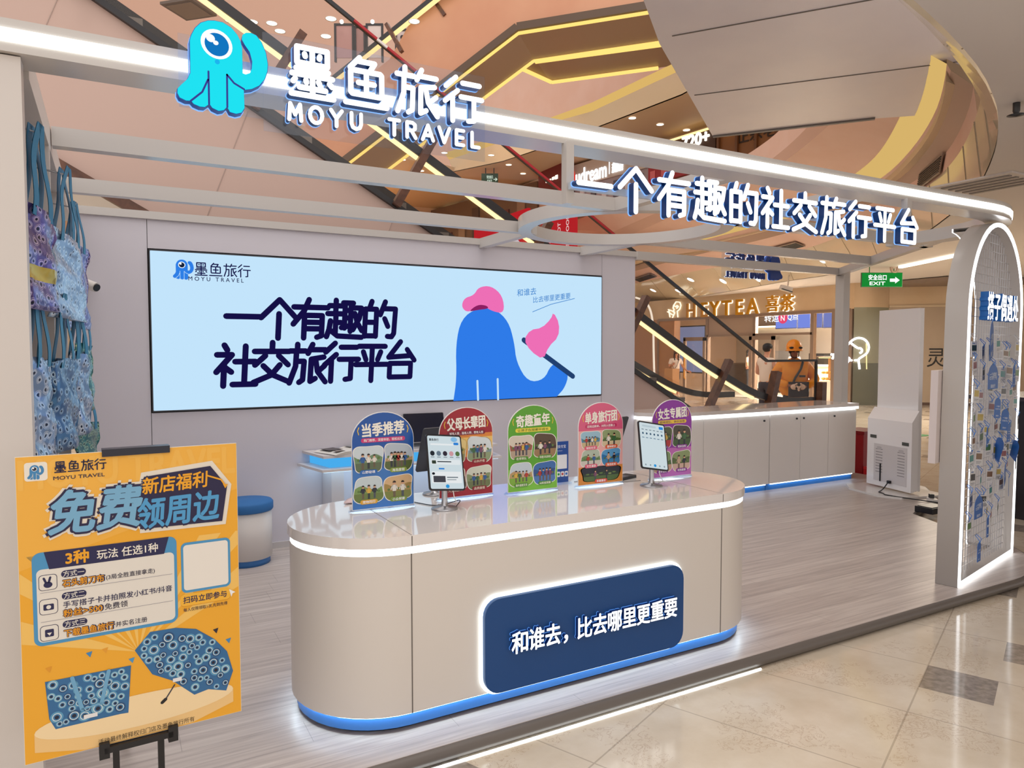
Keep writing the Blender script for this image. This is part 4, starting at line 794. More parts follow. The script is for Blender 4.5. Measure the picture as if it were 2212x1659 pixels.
def head2(t, x, y, em, c, wd, rot, bold, sh, ox):
    for L, ex, cc in ((5, .15, 'e8e0d2'), (10, .09, '1b1442')): pr.text(t, x+.0, y, em, cc, L, ex*ox, w=wd, rot=rot, shear=sh)
    pr.text(t, x, y, em, c, 14, bold, w=wd, rot=rot, shear=sh)
head2('免费', -.1, .278, .135, '78b0d4', .235, .0, .03, .14, .9); head2('领周边', .125, .252, .1, '4f9ed2', .235, .03, .025, .1, 1.0); head2('新店福利', .115, .338, .055, 'f0a822', .185, .04, .022, .1, 1.3)
pr.line([(.208, .352), (.25, .335), (.262, .315)], .005, 'f0a822', 16); pr.poly([(.255, .32), (.271, .318), (.262, .305)], 'f0a822', 16)
x0, x1, y0, y1 = -.268, .114, -.108, .168
pr.rr(x0, y0, x1, y1, .022, '4a96c8', 3); pr.rr(x0+.01, y0+.01, x1-.008, y1-.05, .014, 'e6e1d8', 4); pr.poly([(x0+.03, y1), (x1-.022, y1), (x1-.036, y1-.052), (x0+.042, y1-.052)], '1b1a4c', 5)
pr.text('3种', -.155, .142, .042, 'f0a822', 7, .035); pr.text('玩法 任选1种', -.022, .14, .031, 'efe9de', 7, .014, w=.165)
for k, (cap, main, tail) in enumerate((('方式一', '石头剪刀布', '(3局全胜直接拿走)'), ('方式二', '粉丝>500', '免费领'), ('方式三', '下载墨鱼旅行', '并实名注册'))):
    yi = (.078, .006, -.072)[k]; pr.rr(-.253, yi-.023, -.207, yi+.023, .01, '1b1a4c', 6); pr.rr(-.2515, yi-.0215, -.2085, yi+.0215, .009, 'e6e1d8', 7)
    if k == 0: pr.el(-.23, yi-.007, .011, .009, '1b1a4c', 8); pr.line([(-.235, yi), (-.24, yi+.013)], .006, '1b1a4c', 8); pr.line([(-.228, yi), (-.224, yi+.014)], .006, '1b1a4c', 8)
    elif k == 1: pr.rr(-.243, yi-.01, -.217, yi+.008, .003, '1b1a4c', 8); pr.el(-.23, yi-.001, .006, .006, 'e6e1d8', 9)
    else: pr.rr(-.241, yi-.011, -.219, yi+.011, .003, '1b1a4c', 8); pr.poly([(-.236, yi+.001), (-.224, yi+.001), (-.23, yi-.008)], 'e6e1d8', 9)
    yc = (.096, .03, -.055)[k]; pr.rr(-.197, yc-.0105, -.134, yc+.0105, .0105, '1b1a4c', 6); pr.text(cap, -.1655, yc, .0185, 'e6e1d8', 7, .01)
    ym = (.068, -.022, -.082)[k]; u = -.194; wd = (.106, .1, .128)[k]
    pr.text(main, u, ym, .024, '1b1a4c', 6, .09, w=wd*1.02, align='l'); pr.text(main, u, ym, .024, 'e89c18', 9, .022, w=wd, align='l'); pr.text(tail, u+wd+.006, ym, (.0165, .021, .0175)[k], '2a2540', 7, .008, align='l')
pr.text('手写搭子卡并拍照发小红书/抖音', -.194, .004, .0205, '1b1a4c', 7, .012, w=.292, align='l')
for yy in (.048, -.038): pr.rr(-.25, yy, .1, yy+.0012, .0005, '9a96a0', 6)
pr.rr(.126, -.02, .274, .142, .016, '4a96c8', 3); pr.rr(.133, -.012, .267, .134, .01, 'ece7df', 4)
pr.rr(.122, -.062, .272, -.024, .012, 'f5b93a', 4); pr.rr(.122, -.064, .272, -.026, .012, 'e09a1c', 3); pr.text('扫码立即参与', .195, -.043, .0235, '1b1a4c', 6, .016, w=.13); pr.poly([(.268, -.03), (.288, -.043), (.279, -.046), (.275, -.057)], 'f4f4f4', 6); pr.text('每人仅限领取1次,先到先得', .196, -.075, .0125, '2a2540', 5, .006, w=.132)
# product picture: stage, bag, umbrella printed with ringed dots
pr.poly([(x*.275, -.365+y) for x, y in [(cos(t), .05*sin(t)) for t in [2*pi*i/40 for i in range(40)]]], 'f6dcae', 3); pr.poly([(-.275, -.365), (.275, -.365), (.275, -.41), (.15, -.446), (-.15, -.447), (-.275, -.42)], 'f0c888', 2)
pr.text('活动最终解释权归门店及墨鱼旅行所有', .02, -.435, .018, '5a4a34', 5, .0, w=.27)
for x, y, c in ((405, 1100, '3f87bd'), (480, 1080, 'e8a030'), (610, 1128, '4a96c8'), (1045, 972, '222034'), (1116, 1018, '3f87bd'), (222, 1175, 'e39a2a')):
    u, v_ = pix(x, y); pr.poly([(u-.008, v_+.006), (u+.009, v_+.009), (u+.003, v_-.009)], c, 3)
def dotted(P, seed, n, r0):
    pr.poly(P, '2f6a9e', 4); rr_ = random.Random(seed); xs = [q[0] for q in P]; ys = [q[1] for q in P]; k = 0; got = []
    def ins(x, y): 
        c = False
        for i in range(len(P)):
            (xa, ya), (xb, yb) = P[i], P[i-1]
            if (ya > y) != (yb > y) and x < (xb-xa)*(y-ya)/(yb-ya)+xa: c = not c
        return c
    for _ in range(n*30):
        x, y = rr_.uniform(min(xs), max(xs)), rr_.uniform(min(ys), max(ys)); r = r0*rr_.uniform(.6, 1.15)
        if not all(ins(x+r*cos(t), y+r*sin(t)) for t in (0, 1, 2, 3, 4, 5, 6)) or any(hypot(x-a, y-b) < (r+c)*.8 for a, b, c in got): continue
        got.append((x, y, r)); pr.el(x, y, r, r, ('79b4cf', '5b9cc4', '24507f')[rr_.randrange(3)], 5+.0*k); pr.el(x, y, r*.72, r*.72, 'cfe0e6', 6); pr.el(x, y, r*.56, r*.56, '3b78a8', 7); pr.el(x, y, r*.34, r*.34, '141c3a', 8); k += 1
        if k >= n: break
dotted([pix(*q) for q in ((625, 1078), (700, 985), (830, 962), (940, 965), (1040, 1012), (1110, 1070), (1145, 1165), (1108, 1265), (1010, 1262), (935, 1292), (820, 1225), (715, 1195))], 3, 60, .016)
pr.line([pix(830, 1245), pix(785, 1318)], .004, '3a3a44', 5); pr.line([pix(785, 1318), pix(768, 1335)], .01, '17171c', 5); a = pix(842, 1218); pr.rr(a[0]-.012, a[1]-.006, a[0]+.014, a[1]+.006, .001, 'e8e8ea', 10)
dotted([pix(*q) for q in ((208, 1235), (608, 1152), (600, 1388), (560, 1395), (262, 1470), (232, 1420))], 5, 46, .016)
for a, b in (((330, 1215), (380, 1370)), ((500, 1180), (470, 1340))): pr.line([pix(*a), pix(*b)], .011, '6fa9cf', 10)
pr.line([pix(380, 1370), pix(470, 1340)], .006, '6fa9cf', 10); a = pix(420, 1402); pr.rr(a[0]-.018, a[1]-.006, a[0]+.018, a[1]+.006, .001, 'e8e8ea', 11)
pr.mb.build('print', PO, False)
# ================================================================== left display wing and its bags
W_ = thing('display_wing', 'tall white side wing with mesh bays at the left edge of the booth', 'stand', (-.4, 4.2, .064))
WM = mat('d6cfca', .42)
MB().box(-1.3, -.222, 2.74, 2.82, .064, 2.56, WM).build('front_panel', W_)
MB().box(-.5, -.46, 2.82, 5.9, .064, 2.56, mat('c4bec0', .5)).build('back_panel', W_)
MB().box(-.46, -.212, 2.885, 5.88, 2.54, 2.655, WM).build('top_rail', W_)
for y in (3.76, 4.86): MB().box(-.46, -.212, y, y+.05, .064, 2.54, WM).build('divider', W_)
mb = MB()
for k in range(52): y = 2.86+k*.058; mb.box(-.331, -.328, y, y+.003, .1, 2.42, mat('d8d8da', .3, .6))
for k in range(40): z = .12+k*.058; mb.box(-.3285, -.3255, 2.83, 5.88, z, z+.003, mat('d8d8da', .3, .6))
mb.build('wire_mesh', W_)
TEAL = mat('0f7aa6', .5)
BLU = rings('ringed_blue_film', '1f3f72', '4a7fae', 'c9dbe6', 8.0, .35, .28); HOLO = rings('ringed_holographic_film', '3a2f78', '7a6fb0', 'd9cfe6', 8.0, .55, .22); SILV = rings('ringed_silver_film', '5f7fa8', 'a3bcd8', 'e6eef6', 8.0, .5, .22); GREEN = rings('ringed_green_film', '1c4a5a', '3f8a88', 'c5d9b0', 9.0, .4, .28)
YEL = mat('d8b93a', .25, .5)
def bag(a, b, z0, z1, m, label, strap=.26, seed=1, foot=None):
    a, b = V((a[0], a[1], 0)), V((b[0], b[1], 0)); U = (b-a); L = U.length; U.normalize(); N = V((U.y, -U.x, 0)); r = random.Random(seed)
    t = thing('tote_bag', label, 'bag', (a.x, a.y, z0), 0, 'patterned tote bags hanging on the side wing'); n, k = 12, 14; H = z1-z0
    ph = [r.uniform(0, 6) for _ in range(6)]
    def pt(i, j, s): 
        u, w_ = i/n, j/k; bulge = .028*sin(pi*u)*(.4+.6*(1-w_)); wr = .009*sin(9*u+ph[0]+3*w_)+.007*sin(14*w_+ph[1]+4*u)+.004*sin(23*(u+w_)+ph[2])
        return a+U*(L*u)+V((0, 0, z0+H*w_+.008*sin(5*u+ph[3])*(w_)))+N*(s*bulge+wr+.004*s)
    me = bpy.data.meshes.new('body'); vs = []; fs = []; uv = []
    for s in (1, -1):
        o = len(vs); vs += [pt(i, j, s) for j in range(k+1) for i in range(n+1)]
        for j in range(k):
            for i in range(n):
                q = [o+j*(n+1)+i, o+j*(n+1)+i+1, o+(j+1)*(n+1)+i+1, o+(j+1)*(n+1)+i]; fs.append(q if s == 1 else q[::-1])
    m2 = (n+1)*(k+1)
    for i in range(n): fs.append([i, i+m2, i+1+m2, i+1])
    for j in range(k):
        for i in (0, n): fs.append([j*(n+1)+i, (j+1)*(n+1)+i, (j+1)*(n+1)+i+m2, j*(n+1)+i+m2])
    me.from_pydata([tuple(q-t.location) for q in vs], [], fs); me.materials.append(m)
    if foot: me.materials.append(foot)
    ul = me.uv_layers.new(); g = [((i % m2) % (n+1)/n*L*3.3*max(1, .3/L), ((i % m2)//(n+1))/k*H*3.3) for i in range(len(vs))]
    for p in me.polygons:
        p.use_smooth = True
        if foot and p.index < n*k*2 and ((p.index % (n*k))//n) in (4, 5): p.material_index = 1
        for li in p.loop_indices: ul.data[li].uv = g[me.loops[li].vertex_index]
    o = bpy.data.objects.new('body', me); C.objects.link(o); o.parent = t
    for s, du in ((1, .0), (-1, .05)):
        mb = MB(); c_ = .5+du; 
        for u0, u1 in ((.26, c_-.04), (.74, c_+.04)):
            Q = [(u0, -.03), (u0+(u1-u0)*.12, strap*.2), (u0+(u1-u0)*.45, strap*.6), (u1, strap*.96), ((u1+c_)/2, strap)]
            P_ = [a+U*L*u+V((0, 0, z1+z))+N*(s*.012+.006*sin(z*20+s)) for u, z in smooth(Q, 2)]; sw = .027
            mb.ribbon([q-U*sw for q in P_], [q+U*sw for q in P_], TEAL); mb.ribbon([q+U*sw+N*.002 for q in P_], [q-U*sw+N*.002 for q in P_], TEAL)
        mb.build('strap', t)
    hk = MB(); c = a+U*L*.5+V((0, 0, z1+strap-.03)); hk.tube([V((-.33, c.y, c.z+.05)), V((-.28, c.y, c.z+.02)), c, c+V((.012, 0, .03))], .004, SILVER, 6); hk.build('hook', t)
bag((-.245, 2.86), (-.175, 3.22), 1.79, 2.14, HOLO, 'violet holographic tote bag with a yellow stripe, uppermost and nearest on the wing', .30, 1, YEL)
bag((-.20, 3.32), (-.105, 3.98), 1.78, 2.13, SILV, 'crinkled silvery blue tote bag in the upper row, right of the violet one', .3, 2)
bag((-.19, 4.1), (-.10, 4.62), 1.76, 2.19, HOLO, 'dark patterned tote bag at the far end of the upper row, mostly hidden', .22, 3)
bag((-.24, 2.86), (-.20, 3.2), 1.26, 1.62, SILV, 'pale patterned tote bag nearest in the lower row beside the white panel', .26, 4)
bag((-.195, 3.24), (-.14, 3.68), 1.25, 1.61, BLU, 'blue patterned tote bag in the middle of the lower row above the poster', .27, 5)
bag((-.16, 3.78), (-.10, 4.06), 1.26, 1.64, SILV, 'silver edged tote bag in the lower row behind the blue one', .25, 6)
bag((-.15, 4.25), (-.095, 4.62), 1.33, 1.68, GREEN, 'green tinted tote bag at the far end of the lower row', .22, 7)
bag((-.17, 4.55), (-.075, 4.98), .88, 1.22, GREEN, 'green tinted tote bag lowest on the wing, just above the poster top', .2, 8)
# camera on the left end of the back wall
t = thing('security_camera', 'small white security camera on the left end of the back wall', 'camera', (-.12, 5.9, 2.1)); MB().lathe([(.03, 0), (.03, .02), (.012, .025), (.012, .06)], (-.15, 5.91, 2.12), WHITE, 16, lambda x, y, z: V((x, -z, y))).build('mount', t)
MB().tube([(-.15, 5.86, 2.12), (-.075, 5.80, 2.085)], .034, WHITE, 16).build('body', t); MB().tube([(-.078, 5.803, 2.087), (-.068, 5.793, 2.081)], .026, BLACK, 16).build('lens', t)
# ================================================================== arch with hanging tags
AO = V((4.816, 2.671, 0)); AU = V((.976, .217, 0)).normalized(); AN = V((.217, -.976, 0)).normalized(); TA = fr(AO, AU, (0, 0, 1), AN); TA = fr(AO, AU, V((0, 0, 1))+AU*.03, AN)
AR = thing('arch_display', 'tall white arch with lit rim and wire grid full of hanging tags, at right', 'stand', tuple(AO+AU*.7), atan2(AU.y, AU.x))
def archp(d, n=24):
    x0, x1, z0, zt = .07+d, 1.33-d, .066+d, 2.55-d; r = (x1-x0)/2; return [(x0, z0), (x1, z0)]+[((x0+x1)/2+r*cos(pi*k/n), zt-r*1.0+r*sin(pi*k/n)) for k in range(n+1)]
mb = MB(); mb.ring(archp(0), archp(.03), -.135, 0, FRAMEW, TA); mb.build('frame', AR)
mb = MB(); mb.ring(archp(.002), archp(.03), .0005, .01, glow('fbfdff', 3.0), TA); mb.build('rim_light', AR)
o1_, o2_ = archp(.004), archp(.03); mb = MB(); h = 15; mb.ring(o1_[1:h], o2_[1:h], -.30, -.136, mat('d9d5d2', .4), TA, close=False); mb.build('side_return', AR)
mb = MB(); mb.ring(o1_[1:h], o2_[1:h], -.309, -.3005, glow('fbfdff', 2.5), TA, close=False); mb.build('rear_light', AR)
mb = MB(); WIRE = mat('c9c8ca', .3, .5); ctr = archp(.03); xa, xb = ctr[0][0], ctr[1][0]; r = (xb-xa)/2; zc = 2.52-r
top = lambda x: zc+(max(r*r-(x-(xa+xb)/2)**2, 0))**.5
for k in range(21): x = xa+(xb-xa)*(k+.5)/21; mb.box(x-.0016, x+.0016, .1, top(x), -.062, -.058, WIRE, TA)
z = .14
while z < 2.5:
    hw = r if z < zc else max(r*r-(z-zc)**2, 0)**.5; mb.box((xa+xb)/2-hw, (xa+xb)/2+hw, z-.0016, z+.0016, -.058, -.054, WIRE, TA); z += .06
mb.build('wire_grid', AR)
MB().box(.0, .2, .885, 1.51, -.185, -.14, mat('e2d6d4', .4), TA).build('notice_box', AR)
for i, ch in enumerate('搭子偶遇处'):
    mb = MB(); put_text(mb, ch, .37+i*.148, 1.945, .2, glow('fbfdff', 1.6), TA, .0, .05, .024, side=mat('1f6fc4', .4), w=.132); o = mb.build('letter', AR)
def tagm(s, z, w_, h_, kind, rot, label, grp, i=0):
    p = TA(s, z, (.07 if kind == 'b' else .015)+.006*(i % 5)); t = thing('hang_tag' if kind == 'b' else 'photo_card', label, 'tag', tuple(p), atan2(AU.y, AU.x)+rot*1.6, grp)
    T = lambda a, b, q: V((a*cos(rot)-b*sin(rot), -q, a*sin(rot)+b*cos(rot)))
    if kind == 'b':
        P = [(-w_/2, -h_), (w_/2, -h_)]+[(w_/2*cos(pi*k/8), -w_*.4+w_*.4*sin(pi*k/8)) for k in range(9)]
        MB().prism(P, 0, .002, mat('1f62b4', .45), T).build('card', t, False); pr = Print(T, paper, .0004)
        if w_ > .05: pr.text('一个有趣的', 0, -h_*.42, w_*.14, 'dfe9f6', 6, .01); pr.text('社交旅行平台', 0, -h_*.55, w_*.13, 'dfe9f6', 6, .01); pr.text('墨鱼旅行', 0, -h_*.88, w_*.12, 'dfe9f6', 6, .01)
        else: pr.rr(-w_*.3, -h_*.5, w_*.3, -h_*.4, .001, 'dfe9f6', 6); pr.rr(-w_*.25, -h_*.9, w_*.25, -h_*.85, .001, 'dfe9f6', 6)
        pr.mb.build('lettering', t, False)
    else:
        MB().box(-w_/2, w_/2, -h_, 0, 0, .0015, mat('d9dade', .5), T).build('card', t, False); pr = Print(T, paper, .0004); c = ('2b3f2e', '3d6d9a', '1d1d22', '2f8a86', '7a5a3a', '4f7a3c', 'b9a23a', '8a4a4a')[i % 8]
        pr.rr(-w_*.4, -h_*.62, w_*.4, -h_*.25, .001, c, 5); pr.rr(-w_*.36, -h_*.16, w_*.1, -h_*.1, .001, '4a6fb0', 5); pr.rr(-w_*.36, -h_*.8, w_*.36, -h_*.76, .001, '8a8d94', 5); pr.rr(-w_*.36, -h_*.88, w_*.2, -h_*.85, .001, '8a8d94', 5); pr.mb.build('picture', t, False)
    MB().tube([V((0, 0, -.012)), V((.016, -.01, .02)), V((.008, .02, .05)), V((-.012, .02, .045)), V((-.01, -.006, .01)), V((0, 0, -.012))], .0022, mat('3a7fd6' if (kind == 'b' or i % 3) else 'dfe3ea', .4), 6).build('cord', t, False)
def sz(px, py):
    d = FW+RT*((px-1106)/FOC)+DN*((py-829.5)/FOC); o = V((0, 0, CH)); q = o+d*((AO-o).dot(AN)/d.dot(AN)); z = q.z; s = (q-AO).dot(AU)-.03*z; return s, z
BT = [(2117, 695, .30, .25, .12, 'large blue tag, uppermost on the arch grid under the letters'), (2118, 786, .22, .17, 0, 'blue tag with round top below the large uppermost one'), (2162, 788, .09, .16, .05, 'narrow blue tag at the right, level with the second blue tag'), (2124, 858, .09, .14, -.08, 'narrow blue tag at mid height left of two others'), (2139, 882, .1, .15, -.12, 'narrow blue tag just right of the mid height one'), (2155, 914, .06, .13, -.03, 'thin blue tag at mid height, rightmost of three'), (2105, 922, .05, .13, .05, 'thin blue tag near the left rim at mid height'), (2134, 945, .1, .17, .45, 'tilted blue tag in the lower middle of the grid'), (2166, 950, .1, .15, .4, 'tilted blue tag in the lower middle, right of its twin'), (2138, 1000, .15, .14, .12, 'blue tag below the two tilted ones'), (2155, 1026, .14, .13, .15, 'blue tag lower right, leaning beneath its neighbour'), (2084, 1068, .17, .15, 0, 'blue tag hanging low by the left rim'), (2104, 1112, .05, .14, .02, 'thin blue tag low on the grid, left of centre'), (2074, 1170, .07, .13, 0, 'blue tag lowest of all, at the left rim')]
for i, (px, py, w_, h_, rot, lab) in enumerate(BT):
    s, z = sz(px, py); s = max(.17, min(1.14, s)); tagm(s, z, w_, h_, 'b', rot, lab, 'blue tags on the arch grid', i)
rn = random.Random(11); k = 0
for j in range(9):
    for i in range(7):
        s = .17+i*.165+rn.uniform(-.04, .04); z = 1.70-j*.145+rn.uniform(-.04, .04)
        if j > 6 and (i > 4 or i == 1): continue
        tagm(s, z, rn.uniform(.07, .12), rn.uniform(.09, .12), 'w', rn.uniform(-.12, .12), 'small white photo card hung by a loop on the lit arch grid', 'white photo cards on the arch grid', k); k += 1
# ================================================================== screen kiosk, bin, power strip
p0, p1 = V((7.72, 5.22, 0)), V((7.56, 4.60, 0)); KU = (p1-p0).normalized(); KN = V((-KU.y, KU.x, 0)); KN = KN if KN.x < 0 else -KN; TK = fr(p0+V((0, 0, .064)), KU, (0, 0, 1), KN); KW = (p1-p0).length
DK = thing('screen_kiosk', 'tall white free standing screen seen from its vented back, by the cupboards', 'screen', tuple((p0+p1)/2+V((0, 0, .064))))
KM = mat('f2eeee', .22, coat=.2)
MB().box(0.03, KW-.02, .05, 2.03, -.05, 0, KM, TK).build('panel', DK, bevel=.012)
mb = MB(); hb = [(0, .07), (.09, .04), (.09, .80), (0, .93)]; mb.prism([(d, z) for d, z in hb], -.01, KW+.0, KM, lambda d, z, q: TK(q, z, d)); mb.build('rear_housing', DK, bevel=.006)
mb = MB(); mb.prism([(-.12, -.32), (KW+.08, -.32), (KW+.08, .28), (KW-.1, .42), (.1, .42), (-.12, .28)], 0, .022, mat('e4e0dd', .2), lambda a, b, z: TK(a, z, b)); mb.build('base_plate', DK, bevel=.005)
mb = MB(); mb.box(.1, KW-.06, .1, .52, .09, .0935, mat('d3cdcd', .3), TK); mb.build('access_door', DK)
mb = MB()
for sx in (.13, KW-.19):
    for k in range(9): mb.box(sx, sx+.1, .2+k*.032, .208+k*.032, .0935, .0945, mat('8f8a8c', .5), TK)
    mb.add([TK(sx+.05+.035*max(-1, min(1, 1.6*cos(2*pi*k/16))), .475+.018*sin(2*pi*k/16), .095) for k in range(16)], [list(range(16))], mat('c0babb', .4))
mb.build('vent_slots', DK)
for x, z in ((.04, .58), (KW-.13, .545)): MB().box(x, x+.09, z, z+.035, .09, .096, mat('4a4d4a', .3), TK).build('latch', DK)
MB().box(.2, .212, .1, .3, .094, .104, BLACK, TK).build('antenna', DK)
MB().box(.33, .37, .1, .13, .093, .12, BLACK, TK).build('power_plug', DK)
a = TK(.35, .11, .12); cable([tuple(a), tuple(TK(.36, .03, .2)), tuple(TK(.42, .026, .32)), tuple(TK(.5, .026, .3)), tuple(TK(.58, .03, .38)), (7.42, 4.3, .072), (7.44, 4.22, .075)], 'black power cable running from the screen kiosk to the power strip', BLACK, .006)
t = thing('power_strip', 'white power strip with a black plug beside the screen kiosk base', 'power strip', (7.46, 4.38, .064), .9); mb = MB(); mb.box(-.07, .07, -.03, .03, 0, .035, WHITE); mb.build('body', t, False, bevel=.004); MB().box(.0, .05, -.02, .02, .035, .075, BLACK).build('plug', t, False)
rb = thing('bin', 'dark red box bin standing behind the right end of the cupboards', 'bin', (8.62, 6.0, 0)); MB().prism([(8.42, 5.85), (8.80, 5.85), (8.83, 6.2), (8.42, 6.2)], 0, .56, mat('a01824', .4)).build('body', rb, bevel=.01); MB().box(8.41, 8.84, 5.83, 6.21, .56, .6, mat('8a1420', .35)).build('lid', rb); MB().box(8.62, 8.70, 5.825, 5.85, .44, .48, mat('3a1014')).build('slot', rb)
t = thing('step_block', 'small bright red block on the floor beside the red bin', 'block', (8.45, 5.7, 0)); MB().prism([(8.36, 5.62), (8.55, 5.62), (8.55, 5.8), (8.36, 5.8)], 0.0, .13, mat('d2202c', .35)).build('body', t, bevel=.01); MB().box(8.36, 8.5, 5.62, 5.8, .13, .16, mat('e03a40', .35)).build('top', t)
t = thing('equipment_box', 'low black box on the platform edge beside the lit arch', 'box', (7.0, 4.1, .064)); MB().box(6.86, 7.12, 4.02, 4.2, .064, .12, BLACK).build('body', t, bevel=.004); MB().box(6.88, 7.1, 4.04, 4.18, .12, .126, mat('26262b', .3)).build('lid', t)
# ================================================================== tea shop across the floor (plane X = FX)
FX = 19.3
TF = fr((FX, 0, 0), (0, -1, 0), (0, 0, 1), (-1, 0, 0))
def hp(px, py, X=FX): q = at(px, py, 'X', X); return (-q.y, q.z)
SHOPW = mottled('shop_plaster', 'cdb08c', 'd6bb99', .9, .6); FRM = mat('9a8474', .35, .3)
mb = MB(); mb.box(-27, -13.8, 2.86, ZC, -.3, 0, SHOPW, TF); struct(mb.build('wall_shopfront'))
mb = MB(); mb.box(-27, -21.6, 0, 2.86, -.3, 0, mat('b98a66', .5), TF); struct(mb.build('wall_shopfront_left'))
mb = MB(); mb.box(25.2, 25.4, 10, 30, 0, ZC, mat('b0a090', .6)); mb.box(FX+.3, 25.2, 24.0, 24.2, 0, ZC, mat('a98a70', .6)); struct(mb.build('wall_shop_back'))
mb = MB(); mb.box(FX+.3, 25.2, 10.5, 24, 3.5, 3.6, mat('8f7c6e', .6)); struct(mb.build('ceiling_shop'))
SF = thing('shop_facade', 'glazed tea shop front with brown metal frames far behind the cupboards', 'shop front', (FX, 17, 0))
mb = MB(); us = [hp(x, 750)[0] for x in (1422, 1527, 1629, 1754, 1800, 1836)]
for u in us: MB().box(u-.06, u+.06, 0, 2.86, -.12, .02, FRM, TF).build('mullion', SF)
MB().box(us[0], us[-1], 2.78, 2.88, -.12, .03, FRM, TF).build('head_rail', SF); MB().box(us[1], us[3], 2.12, 2.2, -.1, .02, FRM, TF).build('transom', SF)
MB().box(us[1]+.06, us[2]-.06, 2.2, 2.78, -.08, -.02, mat('a68e7c', .5), TF).build('fascia_board', SF)
for a, b in zip(us, us[1:]): MB().box(a+.06, b-.06, 0.05, 2.12 if (a in us[1:3]) else 2.78, -.05, -.04, glass('f6f4f0', .07), TF).build('pane', SF)
for x0, x1, nm in ((1480, 1527, 0), (1622, 1676, 1)):
    a, b = hp(x0, 750)[0], hp(x1, 750)[0]; mb = MB(); mb.box(a, a+.12, 0, 2.1, .03, .1, FRM, TF); mb.box(b-.12, b, 0, 2.1, .03, .1, FRM, TF); mb.box(a, b, 1.98, 2.12, .03, .1, FRM, TF); mb.build('door_frame', SF)
h = hp(1487, 735); MB().tube([TF(h[0], .55, .14), TF(h[0], .6, .2), TF(h[0], 1.75, .2), TF(h[0], 1.8, .14)], .035, mat('c98a3a', .4), 8).build('door_handle', SF)
# gold lettering with white lit edge
GOLD = mat('d89a24', .35, .35)
HS = thing('shop_sign', 'gold raised tea shop lettering with a drinking profile emblem on the cream fascia', 'sign', tuple(TF(hp(1580, 665)[0], hp(1580, 665)[1], .03)))
xs = [1485, 1512, 1541, 1566, 1592, 1616]; 
for ch, x, y in zip('HEYTEA', (1495, 1524, 1546, 1572, 1600, 1628), (669.5, 668, 666, 664, 662, 660)):
    u, v_ = hp(x, y); mb = MB(); put_text(mb, ch, u, v_, .76, GOLD, TF, .03, .09, .016); o = mb.build('letter', HS); mb = MB(); put_text(mb, ch, u+.02, v_-.015, .76, glow('fff6e2', 1.6), TF, .02, .028, .036); mb.build('edge_light', o)
for ch, x, y in zip('喜茶', (1671, 1703), (656, 654)):
    u, v_ = hp(x, y); mb = MB(); put_text(mb, ch, u, v_, .56, GOLD, TF, .03, .09, .018); o = mb.build('letter', HS); mb = MB(); put_text(mb, ch, u+.02, v_-.015, .56, glow('fff6e2', 1.6), TF, .02, .028, .036); mb.build('edge_light', o)
mb = MB()
def hq(x, y): return hp(1360+x/4.424, 540+y/4.424)
mb = MB()
for st in (((430, 530), (455, 495), (490, 500), (500, 530), (490, 565), (465, 585), (470, 640)), ((430, 530), (425, 555), (435, 570), (425, 590), (440, 600), (420, 645)), ((372, 590), (420, 620)), ((380, 570), (435, 590)), ((385, 580), (395, 640)), ((430, 530), (455, 545), (462, 530), (475, 540), (460, 560))):
    mb.cap([hq(*q) for q in st], .035, .03, .07, glow('fff3d6', 1.5), TF)
mb.build('emblem', HS)
# interior
t = thing('menu_screen', 'row of blue lit menu screens inside the tea shop', 'screen', (FX+1.6, 15, 2.5))
for x0, x1, y0, y1 in ((1675, 1722, 678, 711), (1723, 1751, 676, 710), (1757, 1777, 675, 709), (1778, 1803, 674, 709)):
    T2 = fr((FX+1.6, 0, 0), (0, -1, 0), (0, 0, 1), (-1, 0, 0)); a, b = hp(x0, y1, FX+1.6), hp(x1, y0, FX+1.6); o = MB().box(a[0], b[0], a[1], b[1], -.06, 0, mat('2a2c40'), T2).build('panel', t); MB().box(a[0]+.02, b[0]-.02, a[1]+.03, b[1]-.02, 0, .006, glow('7f92ea', .9), T2).build('picture', o)
a = hp(1688, 688, FX+1.5); mb = MB(); put_text(mb, '转运', a[0]-.5, a[1]+.05, .34, glow('ffffff', 1), T2, .02, None, .02); mb.prism(ell(a[0], a[1]+.02, .2, .2), .02, .03, glow('e8486f', 1), T2); put_text(mb, 'N', a[0], a[1]+.02, .26, glow('ffffff', 1), T2, .035, None, .02); put_text(mb, 'Q点', a[0]+.42, a[1]+.05, .26, glow('ffffff', 1), T2, .02, None, .02); mb.build('lettering', t)
t = thing('light_screen', 'tall pale blue poster screen behind the left glass of the tea shop', 'screen', tuple(at(1496, 750, 'X', FX+.6))); a, b = hp(1467, 805, FX+.6), hp(1524, 702, FX+.6); T2 = fr((FX+.6, 0, 0), (0, -1, 0), (0, 0, 1), (-1, 0, 0))
MB().box(a[0], b[0], a[1], b[1], -.06, 0, BLACK, T2).build('frame', t); MB().box(a[0]+.04, b[0]-.04, a[1]+.05, b[1]-.05, 0, .01, glow('8a96c6', .85), T2).build('picture', t)
t = thing('service_counter', 'white underlit service counter inside the tea shop', 'counter', (FX+3.2, 17, 0))
MB().box(FX+3.0, FX+3.7, 14.3, 20.2, .12, 1.05, mat('efe6da', .35)).build('body', t); MB().box(FX+2.95, FX+3.75, 14.2, 20.3, 1.05, 1.1, mat('f2ece4', .25)).build('top', t); MB().box(FX+2.98, FX+3.0, 14.4, 20.1, .13, .3, glow('eafff6', 1.6)).build('base_light', t)
t = thing('wall_light', 'long warm light strip above the tea shop back bar', 'light', (25.1, 16, 2.6)); MB().box(25.0, 25.18, 11, 23.5, 2.62, 2.68, glow('fff0c8', 3)).build('tube', t); MB().box(25.0, 25.2, 11, 23.5, 2.68, 2.74, FRM).build('housing', t)
